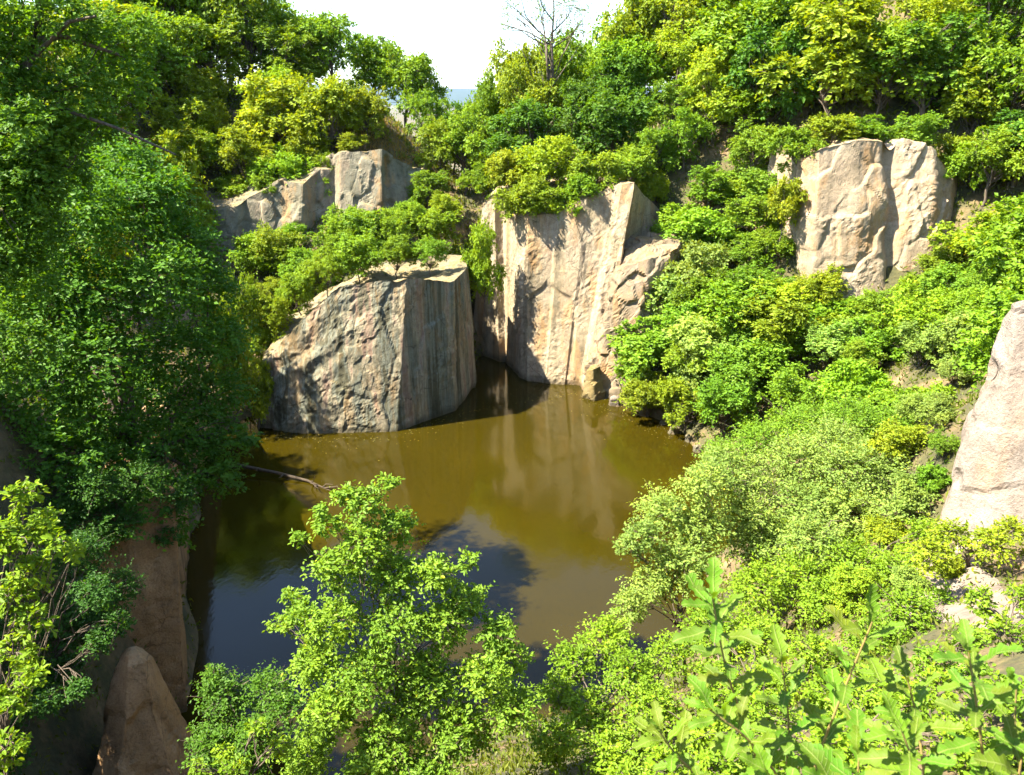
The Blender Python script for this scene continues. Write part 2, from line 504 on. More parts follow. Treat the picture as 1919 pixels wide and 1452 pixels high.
# leaning block in the lake
def carve_block(P):
    x, y, z = P[:, 0], P[:, 1], P[:, 2]
    # strata that climb from the left foot to the top: stepped ledges on the left shoulder
    s = z - (x + 15) * .75
    led = np.abs(((s * .62 + .25 * vnoise(P / 2.2, 91)) % 1) - .5)
    left = sstep(-9.5, -12.5, x) if False else np.clip((-8.2 - x) / 3.0, 0, 1)
    return left * (.30 * (led - .25)) * sstep(-1.6, .6, s) + .07 * np.clip(-7.2 - x, 0, 1) * facets(P / .5, 23)[0]


rock('rock_block', 'huge leaning grey rock block with vertical dark streaks standing in the lake', 'rock', [
    ((-14.9, 43.0, -1.2), (-15.0, 44.2, 2.8)), ((-12.0, 42.3, -1.2), (-12.2, 43.9, 6.1)), ((-9.5, 42.2, -1.2), (-9.7, 44.2, 8.2)),
    ((-6.7, 42.6, -1.2), (-5.8, 43.9, 8.75)), ((-3.5, 46.0, -1.2), (-3.4, 46.4, 8.0)), ((-2.3, 50.5, -1.2), (-2.9, 50.5, 7.9)),
    ((-3.0, 55.0, -1.2), (-3.4, 54.5, 8.0)), ((-9.0, 55.0, -1.2), (-9.0, 54.0, 8.0)), ((-15.5, 50.0, -1.2), (-14.4, 49.5, 5.0))],
    M_BLOCK, .10, .15, 2.0, .15, .045, 3, carve=carve_block, vstretch=2.0, groove=.03, smooth_it=1)

# central cliff and its buttress
rock('rock_cliff', 'tall tan cliff face rising from the water behind the leaning block', 'cliff', [
    ((-3.2, 58.5, -1.2), P3(903, 385, 57.5)), ((-.9, 55.6, -1.2), P3(925, 362, 56.6)), ((-.5, 55.7, -1.2), P3(940, 352, 56.8)), ((.55, 52.2, -1.2), P3(968, 402, 53.9)), ((1.0, 51.4, -1.2), P3(990, 404, 53)),
    ((2.1, 51.05, -1.2), P3(1040, 400, 52.9)), ((2.15, 50.92, -1.2), P3(1050, 396, 52.75)), ((3.4, 50.6, -1.2), P3(1100, 368, 52.7)), ((3.45, 50.68, -1.2), P3(1112, 362, 52.8)), ((4.3, 50.45, -1.2), P3(1150, 348, 52.8)), ((4.6, 50.1, -1.2), P3(1166, 345, 52.4)), ((5.2, 49.95, -1.2), P3(1190, 340, 52.3)), ((5.6, 51.2, -1.2), P3(1192, 346, 53.6)),
    ((7.0, 52.6, -1.2), P3(1215, 372, 55.4)), ((9.5, 53.5, -1), P3(1245, 400, 56.5)), ((12, 57, 0), (12.5, 58, 12.4)), ((7, 63, 0), (7, 62.5, 13.2)), ((-1, 63, 0), (-1, 62, 11.8))],
    M_CLIFF, .10, .15, 2.0, .7, .05, 14, vstretch=3.0, groove=.015, smooth_it=0)
rock('rock_buttress', 'rough tan rock buttress leaning against the right foot of the tall cliff', 'cliff', [
    ((4.2, 50.2, -1.2), P3(1150, 510, 51)), ((4.7, 48.3, -1.2), P3(1168, 498, 50)), ((7.0, 47.7, -1), P3(1215, 486, 49.6)), ((10.0, 49.5, 0), P3(1268, 468, 50.5)),
    ((11.5, 53, 2), (11.5, 54, 9.6)), ((7, 54, 0), (7.6, 54, 9.6))],
    rock_material('buttress_rock', [(.22, .17, .11), (.32, .25, .165), (.42, .34, .24)], WARM_STREAK, .6, .5), .13, .24, 1.0, .3, .05, 22)
rock('boulder', 'mossy orange-brown boulder at the waterline below the buttress', 'rock', [
    ((4.3, 48.3, -.8), (4.7, 48.6, 1.7)), ((5.2, 47.5, -.8), (5.1, 48.0, 2.0)), ((6.2, 48.1, -.8), (5.6, 48.4, 2.1)), ((5.6, 49.4, -.8), (5.4, 49.2, 2.0))],
    rock_material('mossy_boulder_rock', [(.22, .16, .05), (.30, .22, .08), (.34, .27, .15)], GREY_STREAK, .3, .9), .1, .10, .7, .2, .03, 5)
rock('boulder', 'small whitish stone in the water beside the mossy boulder', 'rock', [
    ((5.9, 46.7, -.5), (6.1, 46.9, .45)), ((6.8, 46.6, -.5), (6.6, 46.8, .5)), ((7.0, 47.4, -.5), (6.7, 47.2, .5)), ((6.1, 47.5, -.5), (6.2, 47.3, .45))],
    M_PALE, .08, .06, .5, .12, .02, 6)

# right cliff
def carve_right(P):
    x, z = P[:, 0], P[:, 2]
    g = np.exp(-((x - 21.3 + .10 * (z - 11) + .25 * vnoise(P / 1.5, 5)) / .38) ** 2)
    shelf = .45 * np.clip(1 - np.abs(z - 9.6 - .2 * vnoise(P / .9, 8)) / .35, 0, 1) * (x < 20.9)
    bulge = .55 * np.exp(-(((x - 20) / 1.3) ** 2 + ((z - 12.6) / 1.1) ** 2)) + .5 * np.exp(-(((x - 23.2) / .9) ** 2 + ((z - 12) / 2.2) ** 2))
    return -.55 * g - .10 * shelf + .6 * bulge


rock('rock_cliff', 'pale pinkish cliff face among bushes high on the right slope', 'cliff', [
    (P3(1488, 560, 46), P3(1500, 300, 46.6)), (P3(1520, 590, 44.4), P3(1535, 275, 45.6)), (P3(1600, 620, 44.0), P3(1610, 262, 45.6)), (P3(1665, 620, 44.2), P3(1690, 262, 46.2)),
    (P3(1740, 590, 44.4), P3(1750, 275, 46.0)), (P3(1790, 540, 45.4), P3(1785, 320, 47)), (P3(1810, 520, 48), P3(1800, 350, 50)), ((27, 54, 8), (26, 54, 16.5)), ((16, 53, 7), (16.5, 53, 15.2))],
    M_PINK, .10, .19, 1.5, .5, .05, 33, carve=carve_right, vstretch=1.5, groove=.05)

# pale rock at the right edge
def carve_pale(P):
    pits = np.clip(vnoise(P / .55, 71) - .62, 0, 1) * -.5
    return pits + .12 * fbm(P / 1.6, 3, 72)


rock('rock_outcrop', 'bleached white rock slab leaning at the right edge of the picture', 'rock', [
    ((8.75, 15.0, 8.0), P3(1878, 602, 16.2)), ((9.5, 13.9, 8.0), P3(1903, 572, 15.9)), ((11.7, 12.8, 9), P3(1985, 545, 15.6)), ((14, 13, 10), (13.6, 15, 14.0)), ((15, 18, 10), (14.5, 18.5, 14.2)), ((10.6, 18.6, 7.5), (11.6, 17.6, 13.7))],
    M_PALE, .07, .10, 1.3, .15, .03, 44, carve=carve_pale, smooth_it=5)

# ragged ledge left of the gap
rock('rock_cliff', 'broken grey-green rock ledge rising to the right on the left ridge', 'cliff', [
    (P3(375, 500, 58), P3(380, 400, 58.6)), (P3(440, 500, 58), P3(445, 385, 58.8)), (P3(452, 500, 58.5), P3(460, 372, 59.2)), (P3(520, 490, 58.8), P3(528, 338, 59.6)), (P3(560, 490, 58.4), P3(568, 345, 59.2)), (P3(590, 480, 59.8), P3(596, 318, 60.8)),
    (P3(628, 440, 60.4), P3(630, 320, 61.4)), (P3(638, 430, 59.8), P3(640, 287, 60.8)), (P3(715, 420, 59.6), P3(716, 279, 60.6)), (P3(722, 410, 60.8), P3(728, 290, 61.8)), (P3(795, 410, 62.2), P3(790, 318, 63.8)),
    ((-6, 68, 8), (-6.6, 67, 13.2)), ((-14, 68, 8), (-14, 67, 14.6)), ((-26, 66, 6), (-26, 65, 11.6))],
    M_GREEN, .12, .2, 1.3, .4, .05, 55, vstretch=1.8, smooth_it=1)

# left wall, in shade
rock('rock_wall', 'brown sheer rock wall with dark stripes dropping into the water at lower left', 'cliff', [
    ((-13.4, 18.6, -1.2), (-13.2, 19.4, 6.6)), ((-10.1, 20.0, -1.2), (-10.1, 21.6, 7.0)), ((-12.4, 26, -1.2), (-12.6, 26.5, 7.2)), ((-14.8, 33, -1.2), (-14.8, 33, 6.4)), ((-16.5, 42, -1.2), (-16.5, 41, 3.2)),
    ((-19, 41, -1.2), (-19, 40, 3.6)), ((-17, 30, 0), (-17, 30, 7.0))],
    M_BROWN, .09, .05, 2.4, .2, .04, 12, vstretch=4, groove=.06, smooth_it=1)
rock('rock_column', 'rounded brown rock column in deep shade at the lower left', 'rock', [
    ((-10.8, 12.6, -1.2), (-9.6, 16.2, 5.0)), ((-9.2, 12.2, -1.2), (-9.2, 15.9, 5.2)), ((-7.0, 13.8, -1.2), (-8.9, 16.0, 5.2)), ((-7.2, 16.4, -1.2), (-8.9, 16.5, 5.0)), ((-10, 18.5, -1.2), (-9.4, 17, 4.9)), ((-11.8, 16, -1.2), (-9.8, 16.8, 4.9))],
    M_BROWN, .08, .10, 1.4, .3, .05, 13, vstretch=2.5, groove=.05, smooth_it=3)
rock('rock_column', 'narrow dark rock pillar at the very lower left beside the rounded column', 'rock', [
    ((-12.6, 11.4, -1.2), (-11.9, 12.6, 6.0)), ((-10.6, 11.2, -1.2), (-10.6, 12.4, 6.3)), ((-10.3, 13.4, -1.2), (-10.7, 13.6, 6.2)), ((-12.6, 14.4, -1.2), (-12.2, 14.2, 6.2))],
    M_BROWN, .10, .10, 1.6, .2, .03, 18, vstretch=2.5, groove=.05, smooth_it=5)


# sandy path below the pale rock
def build_path():
    pts = np.array([(9.2, 15.2), (8.2, 13.2), (7.6, 11.4), (7.3, 9.4), (7.2, 7.4), (6.9, 5.2), (6.2, 2.4)]); wd = [1.0, .9, .7, .6, .6, .6, .7]
    t = np.linspace(0, len(pts) - 1, 60)
    cx = np.interp(t, range(len(pts)), pts[:, 0]); cy = np.interp(t, range(len(pts)), pts[:, 1]); w = np.interp(t, range(len(pts)), wd)
    w = w * (1 + .25 * fbm(np.stack((t * 1.3, t * 0, t * 0), 1), 2, 2))
    s = np.linspace(-1, 1, 11)
    gx = cx[:, None] + w[:, None] * s; gy = np.repeat(cy[:, None], 11, 1)
    z = height(gx, gy).reshape(gx.shape) + .05 - .12 * (np.abs(s) > .95)
    V = np.stack((gx.ravel(), gy.ravel(), z.ravel()), 1)
    i = (np.arange(59)[:, None] * 11 + np.arange(10)[None, :]).ravel()
    k = N('sandy_path'); v = k.coord()
    b = k.noise(v, 9, 6, .7)
    col = k.mix(.5, k.ramp(k.noise(v, 1.2, 4), [(.35, (.13, .095, .07)), (.65, (.20, .16, .125))]), k.ramp(b, [(.3, .5), (.6, 1.2)]), 'MULTIPLY')
    k.l(col, k.b.inputs['Base Color']); k.b.inputs['Roughness'].default_value = .95; k.l(k.bump(b, .7, .05), k.b.inputs['Normal'])
    o = link('path', mesh_from('path', V, [np.stack((i, i + 1, i + 12, i + 11), 1)], smooth=True), k.m)
    tag(o, 'worn sandy path below the white rock slab', None, None, 'structure')


build_path()

# ------------------------------------------------------------------ foliage
def unit(a): return a / (np.linalg.norm(a, axis=-1, keepdims=True) + 1e-9)


def leaf_cloud(rng, lobes, n, L, Wd, per=9, up=.9, hexa=False, twist=.5, lo=.15, droop=.15):
    """leaves set along twigs that fill the lobes (cx, cy, cz, rx, rz). Returns vertices, faces, tint and the twigs"""
    lobes = np.asarray(lobes, float)
    wt = lobes[:, 3] ** 2; wt = wt / wt.sum()
    nt = max(1, n // per)
    li = rng.choice(len(lobes), nt, p=wt)
    d = unit(rng.normal(size=(nt, 3)) + np.array((0, 0, .35)))
    sc3 = np.stack((lobes[li, 3], lobes[li, 3], lobes[li, 4]), 1)
    c = lobes[li, :3]
    a = c + d * sc3 * rng.uniform(lo, .6, (nt, 1)); b = c + d * sc3 * (rng.uniform(.66, 1.0, (nt, 1)) + .75 * rng.random((nt, 1)) ** 4)
    ln = np.linalg.norm(b - a, axis=1)
    b[:, 2] -= droop * ln
    td = unit(b - a)
    side = unit(np.cross(td, np.array((0, 0, 1.0))) + 1e-3)
    ti = np.repeat(np.arange(nt), per); k = np.tile(np.arange(per), nt)
    s = .25 + .8 * (k + rng.uniform(-.3, .3, len(k))) / per
    pos = a[ti] + (b - a)[ti] * s[:, None] + rng.normal(size=(len(k), 3)) * L * .25
    sg = np.where(k % 2 == 0, 1.0, -1.0)[:, None]
    dirv = unit(td[ti] * .6 + side[ti] * sg * .8 + rng.normal(size=(len(k), 3)) * .35 + np.array((0, 0, -.12)))
    nrm = rng.normal(size=(len(k), 3)) * twist + np.array((0, 0, up * .75)) + d[ti] * .8
    nrm = unit(nrm - dirv * (nrm * dirv).sum(1, keepdims=True))
    bi = np.cross(nrm, dirv)
    sz = rng.uniform(.65, 1.25, (len(k), 1))
    l = L * sz; w = Wd * sz
    if hexa:
        prof = [(0, 0, 0), (.3, .42, .10), (.68, .40, .08), (1, 0, -.10), (.68, -.40, .08), (.3, -.42, .10)]
    else:
        prof = [(0, 0, 0), (.48, .5, .10), (1, 0, -.06), (.48, -.5, .10)]
    V = np.stack([pos + dirv * l * p[0] + bi * w * p[1] + nrm * l * p[2] for p in prof], 1)
    m = len(prof); base = np.arange(len(k))[:, None] * m
    if hexa: f = np.concatenate((base + np.array((0, 3, 2, 1)), base + np.array((0, 5, 4, 3))), 1).reshape(-1, 4)
    else: f = np.concatenate((base + np.array((0, 2, 1)), base + np.array((0, 3, 2))), 1).reshape(-1, 3)
    lt = rng.random(len(lobes)); tt = rng.random(nt); ft = rng.random(len(k))
    tint = np.clip(.36 * lt[li[ti]] + .30 * tt[ti] + .34 * ft, 0, 1)
    odd = rng.random(len(k)) < .004
    tint = np.where(odd, 1.0, np.minimum(tint, .95))
    return V.reshape(-1, 3), f, np.repeat(tint, 2), (a, b), (pos, dirv, bi, nrm, l, w, tint)


def tubes(paths, sides=5):
    """paths: list of (points (k,3), radii (k,))"""
    V, Fq, o = [], [], 0
    for p, r in paths:
        p = np.asarray(p, float); r = np.asarray(r, float); k = len(p)
        t = unit(np.gradient(p, axis=0))
        ref = np.where(np.abs(t[:, 2:3]) > .9, np.array((1.0, 0, 0)), np.array((0, 0, 1.0)))
        u = unit(np.cross(t, ref)); w = np.cross(t, u)
        an = np.arange(sides) / sides * 2 * math.pi
        ring = p[:, None] + r[:, None, None] * (np.cos(an)[None, :, None] * u[:, None] + np.sin(an)[None, :, None] * w[:, None])
        V.append(ring.reshape(-1, 3))
        i = np.arange(k - 1)[:, None] * sides + np.arange(sides)[None, :]
        j = np.arange(k - 1)[:, None] * sides + (np.arange(sides)[None, :] + 1) % sides
        Fq.append(np.stack((i, j, j + sides, i + sides), -1).reshape(-1, 4) + o); o += k * sides
    return np.concatenate(V), np.concatenate(Fq)


def limb(rng, a, b, ra, rb, sag=.12, k=6):
    a, b = np.asarray(a, float), np.asarray(b, float); t = np.linspace(0, 1, k)[:, None]
    p = a + (b - a) * t; L = np.linalg.norm(b - a)
    p += (np.sin(t * math.pi) * sag * L) * unit(rng.normal(size=3) + np.array((0, 0, .6)))
    p[1:-1] += rng.normal(size=(k - 2, 3)) * L * .03
    return p, ra + (rb - ra) * t[:, 0]


def skeleton(rng, base, fork, lobes, r0, twigs=None, twig_r=.006, ntw=0, trunk_k=6):
    base, fork = np.asarray(base, float), np.asarray(fork, float)
    paths = [limb(rng, base, fork, r0, r0 * .62, .05, trunk_k)]
    tp = paths[0][0]
    many = len(lobes) > 45
    for li_, lb in enumerate(lobes):
        if many and li_ % 4: continue
        f = rng.uniform(.55, 1.0); st = tp[min(len(tp) - 1, int(f * (len(tp) - 1)))]
        paths.append(limb(rng, st, lb[:3], r0 * rng.uniform(.28, .45), r0 * .10))
        for q in range(3):
            e = np.asarray(lb[:3]) + unit(rng.normal(size=3) + np.array((0, 0, .3))) * lb[3] * .7
            paths.append(limb(rng, paths[-1 - q][0][3], e, r0 * .14, r0 * .04, .1, 4))
    V, Fq = tubes(paths, 6)
    if twigs is not None and ntw:
        a, b = twigs; idx = rng.choice(len(a), min(ntw, len(a)), replace=False)
        tw = [(np.stack((a[i], (a[i] + b[i]) / 2 + rng.normal(size=3) * .02, b[i])), np.array((twig_r * 1.6, twig_r, twig_r * .5))) for i in idx]
        V2, F2 = tubes(tw, 3)
        return np.concatenate((V, V2)), [Fq, F2 + len(V)]
    return V, [Fq]


# --- stock of shapes, copied with their parts
STOCK = {}


def make_stock():
    for kind, nvar in (('tree', 8), ('shrub', 9), ('fine', 7)):
        STOCK[kind] = []
        for i in range(nvar):
            rng = np.random.default_rng(100 + i * 7 + len(kind) * 1000)
            lobes = []
            if kind == 'tree':                                # 2 wide, 2 tall in normalised units: width 2 (x,y in -1..1), z 0..2
                for _ in range(30):
                    d = unit(rng.normal(size=3) + np.array((0, 0, .25))); q = rng.uniform(.35, .90)
                    r = .13 + .27 * rng.random() ** 1.3
                    lobes.append((d[0] * q, d[1] * q, 1.18 + d[2] * q * .85, r, r * rng.uniform(.7, .95)))
                n, L, Wd = 10000, .072, .047
                r0, fork = .05, (rng.normal() * .06, rng.normal() * .06, 1.1)
            elif kind == 'shrub':
                for _ in range(28):
                    d = unit(rng.normal(size=3) + np.array((0, 0, .3))); d[2] = abs(d[2]) if rng.random() < .75 else d[2]; q = rng.uniform(.3, .90)
                    r = .12 + .28 * rng.random() ** 1.3
                    lobes.append((d[0] * q, d[1] * q, .75 + d[2] * q, r, r * rng.uniform(.7, 1.0)))
                n, L, Wd = 8500, .085, .054
                r0, fork = .028, (rng.normal() * .08, rng.normal() * .08, .55)
            else:
                for _ in range(38):
                    d = unit(rng.normal(size=3) + np.array((0, 0, .3))); d[2] = abs(d[2]) if rng.random() < .8 else d[2]; q = rng.uniform(.4, .84)
                    r = .10 + .20 * rng.random() ** 1.3
                    lobes.append((d[0] * q, d[1] * q, .72 + d[2] * q, r, r * rng.uniform(.8, 1.15)))
                n, L, Wd = 11000, .064, .038
                r0, fork = .022, (rng.normal() * .08, rng.normal() * .08, .5)
            V, f, t, tw, _ = leaf_cloud(rng, lobes, n, L, Wd)
            tV, tF = skeleton(rng, (0, 0, -.12), fork, lobes, r0, tw, .0035, 120)
            cm = mesh_from('crown', V, [f], t); cm.materials.append(LEAF)
            tm = mesh_from('trunk', tV, tF, smooth=True); tm.materials.append(BARK)
            STOCK[kind].append((tm, cm))


make_stock()
GREENS = {
    'yellow-green': (.192, .264, .013), 'bright green': (.158, .260, .015), 'mid-green': (.128, .226, .014), 'deep green': (.070, .155, .013), 'pale green': (.190, .276, .058),
    'olive-yellow': (.186, .250, .013), 'fresh green': (.142, .256, .019)}
PRNG = random.Random(5)
placed = []


def put(kind, pos, wm, hm, tone, name, label, cat, group=None):
    tm, cm = STOCK[kind][PRNG.randrange(len(STOCK[kind]))]
    e = thing(name, pos, label, cat, group)
    e.rotation_euler = (PRNG.uniform(-.08, .08), PRNG.uniform(-.08, .08), PRNG.uniform(0, 6.283))
    top = 2.0 if kind == 'tree' else 1.6
    e.scale = (wm / 2, wm / 2, hm / top)
    g = GREENS[tone]; v = PRNG.uniform(.88, 1.14); j = [v * PRNG.uniform(.93, 1.07) for _ in range(3)]
    link('trunk', tm, None, e)
    link('crown', cm, None, e, color=(g[0] * j[0], g[1] * j[1], g[2] * j[2], 1))
    placed.append((pos[0], pos[1], wm))
    return e


def settle(px, py, hpx, kind, Y=None, lo=22.0, hi=82.0, perch=False):
    """ground point under a crown whose middle is seen at the pixel"""
    a, b = ray(px, py)
    frac = .6 if kind == 'tree' else .5
    if Y is None:
        ys = np.arange(lo, hi, .25); xs = a * ys
        g = height(xs, ys); cz = CAM_Z + b * ys
        ok = cz - g <= frac * hpx * ys / F
        Y = float(ys[np.argmax(ok)]) if ok.any() else hi
    X = a * Y; z = float(height(X, Y)[0])
    if perch: z = max(z, CAM_Z + b * Y - .5 * hpx * Y / F)        # stands on a rock top
    return np.array((X, Y, z)), Y, CAM_Z + b * Y


def in_poly(x, y, poly):
    c = False; n = len(poly)
    for i in range(n):
        x1, y1 = poly[i]; x2, y2 = poly[(i + 1) % n]
        if (y1 > y) != (y2 > y) and x < (x2 - x1) * (y - y1) / (y2 - y1) + x1: c = not c
    return c


def plant_region(spots, where, group, noun='bush', name='bush', cat='bush', kinds=('shrub',), tones=('bright green',), Y=None, lo=22., hi=82., perch=False):
    """spots: (px, py, w, h[, Y]) in photograph pixels, read left to right"""
    spots = sorted(spots, key=lambda s: s[1])
    nrow = max(1, round(len(spots) / 8))
    names = {1: [''], 2: ['upper row, ', 'lower row, '], 3: ['top row, ', 'middle row, ', 'bottom row, ']}.get(nrow) or [ORD[r] + ' row down, ' for r in range(nrow)]
    cut = [spots[len(spots) * r // nrow: len(spots) * (r + 1) // nrow] for r in range(nrow)]
    todo = [(names[r] + ORD[i] + ' from left', s) for r in range(nrow) for i, s in enumerate(sorted(cut[r], key=lambda q: q[0]))]
    for which, s in todo:
        px, py, w, h = s[:4]
        kind = PRNG.choice(kinds); tone = PRNG.choice(tones)
        pos, yy, cz = settle(px, py, h, kind, s[4] if len(s) > 4 else Y, lo, hi, perch)
        wm = w * yy / F; hm = h * yy / F
        if kind == 'tree':
            top = cz + hm * .5; hm2 = max(top - pos[2], hm)
        else:
            top = cz + hm * .5; hm2 = min(max(top - pos[2], hm * .8), hm * 1.5)
        pos[2] -= .4 if perch else .1
        word = noun if isinstance(noun, str) else noun[kind]
        put(kind, pos, wm, hm2, tone, name if isinstance(name, str) else name[kind], f'{tone} {word} {where}, {which}', cat if isinstance(cat, str) else cat[kind], group)


def grid_spots(poly, dx, dy, w, h, seed, jit=.35):
    r = random.Random(seed); xs = [p[0] for p in poly]; ys = [p[1] for p in poly]; out = []
    y = min(ys); row = 0
    while y <= max(ys):
        x = min(xs) + (dx / 2 if row % 2 else 0)
        while x <= max(xs):
            qx, qy = x + r.uniform(-jit, jit) * dx, y + r.uniform(-jit, jit) * dy
            if in_poly(qx, qy, poly): s = r.uniform(.75, 1.3); out.append((qx, qy, w * s * r.uniform(.85, 1.15), h * s * r.uniform(.85, 1.15)))
            x += dx
        y += dy; row += 1
    return out


# --- trees and bushes, region by region
BN = {'shrub': 'bush', 'tree': 'young tree', 'fine': 'feathery bush'}
BNAME = {'shrub': 'bush', 'tree': 'deciduous_tree', 'fine': 'bush'}
BCAT = {'shrub': 'bush', 'tree': 'tree', 'fine': 'bush'}
plant_region([(270, 40, 190, 200, 72), (345, 70, 170, 230, 76), (420, 55, 190, 250, 80), (500, 140, 170, 180, 76), (575, 150, 150, 150, 80), (625, 170, 130, 150, 74), (690, 150, 140, 160, 78), (760, 185, 130, 160, 74), (805, 225, 90, 110, 70),
              (240, 120, 190, 180, 66), (320, 150, 180, 160, 70), (400, 150, 180, 150, 72), (460, 40, 150, 200, 74), (540, 190, 150, 130, 72), (300, -10, 200, 200, 74), (380, 0, 180, 200, 78)],
             'on the left ridge skyline', 'trees on the left ridge skyline', 'tree', 'deciduous_tree', 'tree', ('tree',), ('bright green', 'yellow-green', 'mid-green'))
plant_region(grid_spots([(290, 170), (620, 170), (700, 215), (640, 250), (590, 290), (540, 330), (440, 375), (320, 330)], 84, 58, 130, 105, 3),
             'above the left cliffs', 'bushes on the slope above the left cliffs', BN, BNAME, BCAT, ('fine', 'shrub', 'fine'), ('yellow-green', 'olive-yellow', 'yellow-green', 'bright green'), None, 62, 80)
plant_region([(820, 300, 110, 120, 66), (870, 270, 120, 130, 66), (850, 235, 80, 80, 70), (885, 225, 90, 90, 69), (920, 190, 100, 100, 70), (885, 340, 90, 90, 59), (800, 350, 90, 80, 62)],
             'in the gap between the two cliffs', 'bushes in the gap', BN, BNAME, BCAT, ('shrub', 'tree'), ('bright green', 'mid-green', 'deep green'))
plant_region(grid_spots([(455, 465), (520, 450), (640, 420), (700, 390), (850, 400), (865, 460), (660, 480), (590, 530), (540, 590), (480, 640)], 54, 36, 96, 76, 8),
             'behind the leaning block', 'bushes on the bench behind the leaning block', BN, BNAME, BCAT, ('fine', 'shrub'), ('bright green', 'yellow-green', 'fresh green'), None, 44, 62)
plant_region(grid_spots([(880, 250), (930, 180), (1000, 130), (1100, 100), (1200, 70), (1330, 80), (1440, 180), (1470, 270), (1330, 330), (1230, 310), (1170, 300), (1020, 330), (930, 320)], 92, 66, 150, 135, 12),
             'above the tall cliff', 'bushes above the tall cliff', BN, BNAME, BCAT, ('tree', 'shrub', 'tree'), ('bright green', 'yellow-green', 'mid-green', 'fresh green', 'deep green'), None, 54, 78)
plant_region([(985, 375, 115, 95, 53.8), (1085, 350, 90, 70, 53.6), (1040, 375, 90, 75, 53.6), (955, 320, 110, 90, 57), (1110, 315, 120, 90, 54.6), (1030, 310, 130, 100, 56), (1180, 305, 120, 90, 56), (1225, 360, 80, 90, 56.5), (905, 330, 90, 80, 58.5)],
             'overhanging the rim of the tall cliff', 'bushes on the rim of the tall cliff', BN, BNAME, BCAT, ('shrub',), ('bright green', 'yellow-green', 'olive-yellow'), perch=True)
plant_region([(480, 640, 70, 90, 47.5), (515, 585, 80, 90, 48), (560, 535, 90, 80, 48.5), (610, 500, 100, 85, 49), (670, 478, 110, 80, 49.6), (740, 470, 110, 76, 50), (805, 466, 90, 70, 50)],
             'rooted on the back of the leaning block', 'bushes on the back of the leaning block', BN, BNAME, BCAT, ('shrub', 'fine'), ('bright green', 'yellow-green', 'fresh green'), perch=True)
plant_region([(1760, 500, 90, 70), (1800, 465, 90, 80), (1735, 540, 90, 70), (1770, 840, 90, 80), (1745, 900, 90, 80), (1690, 590, 90, 70), (1830, 520, 90, 70), (1790, 700, 90, 80), (1765, 770, 90, 80), (1810, 635, 80, 70)],
             'filling the slope right of the pale cliff foot', 'bushes by the foot of the pale right cliff', BN, BNAME, BCAT, ('shrub', 'fine'), ('bright green', 'pale green', 'fresh green'), None, 12, 50)
plant_region([(905, 500, 80, 150, 52.5)], 'rooted in the cleft right of the leaning block', None, 'bush', 'bush', 'bush', ('shrub',), ('bright green',), perch=True)
plant_region([(1500, 265, 100, 80, 47.5), (1560, 245, 120, 80, 47.5), (1630, 240, 110, 70, 47.8), (1720, 250, 120, 80, 48), (1790, 300, 100, 100, 48.5), (1470, 380, 90, 110, 46.5), (1820, 390, 110, 120, 47)],
             'round the rim of the pale right cliff', 'bushes on the rim of the pale right cliff', BN, BNAME, BCAT, ('shrub',), ('bright green', 'mid-green', 'yellow-green'), perch=True)
plant_region([(600, 345, 60, 50, 61.5), (505, 345, 80, 55, 60.5), (610, 300, 80, 60, 62.5), (665, 268, 80, 50, 62.5), (440, 370, 90, 60, 62), (560, 300, 80, 60, 64), (830, 385, 90, 70, 58), (770, 400, 90, 60, 57), (690, 430, 100, 60, 56)],
             'on the low left cliffs', 'bushes on the low left cliffs', BN, BNAME, BCAT, ('shrub', 'fine'), ('bright green', 'yellow-green'), perch=True)
plant_region([(960, 130, 130, 140, 72), (1060, 110, 150, 120, 72), (1140, 80, 130, 130, 74), (1210, 40, 150, 150, 72), (1180, 120, 150, 130, 70), (1280, 30, 160, 160, 70), (1330, -20, 170, 170, 70), (1000, 170, 130, 120, 68)],
             'on the right-hand skyline by the sky gap', 'trees on the right-hand skyline', 'tree', 'deciduous_tree', 'tree', ('tree',), ('yellow-green', 'bright green', 'mid-green'))
plant_region(grid_spots([(1300, -20), (1950, -20), (1960, 420), (1830, 400), (1800, 250), (1640, 215), (1500, 235), (1440, 180)], 122, 82, 190, 165, 21),
             'on the high right hillside', 'trees on the high right hillside', BN, BNAME, BCAT, ('tree', 'tree', 'shrub'), ('bright green', 'yellow-green', 'mid-green', 'deep green', 'olive-yellow'), None, 46, 74)
plant_region(grid_spots([(1235, 410), (1330, 350), (1470, 320), (1480, 480), (1420, 500), (1290, 500)], 62, 46, 120, 90, 31),
             'between tall and pale cliffs', 'bushes between the two right cliffs', BN, BNAME, BCAT, ('shrub', 'tree'), ('mid-green', 'bright green', 'fresh green'), None, 44, 60)
plant_region(grid_spots([(1215, 560), (1300, 500), (1500, 530), (1620, 575), (1720, 560), (1790, 480), (1930, 420), (1960, 560), (1850, 640), (1740, 690), (1480, 690), (1350, 700), (1230, 680)], 76, 46, 150, 110, 44),
             'below the pale right cliff', 'bushes below the pale right cliff', BN, BNAME, BCAT, ('shrub', 'fine', 'shrub'), ('bright green', 'pale green', 'yellow-green', 'fresh green'), None, 26, 50)
plant_region([(1190, 690, 110, 110), (1215, 745, 130, 110), (1285, 760, 140, 130), (1300, 700, 150, 120), (1360, 770, 140, 130), (1180, 640, 80, 100), (1400, 700, 170, 130), (1490, 760, 190, 150), (1600, 740, 190, 150), (1700, 770, 180, 140)],
             'leaning over the right shore', 'bushes on the right shore', BN, BNAME, BCAT, ('fine', 'shrub'), ('yellow-green', 'bright green', 'olive-yellow', 'fresh green'), None, 26, 50)
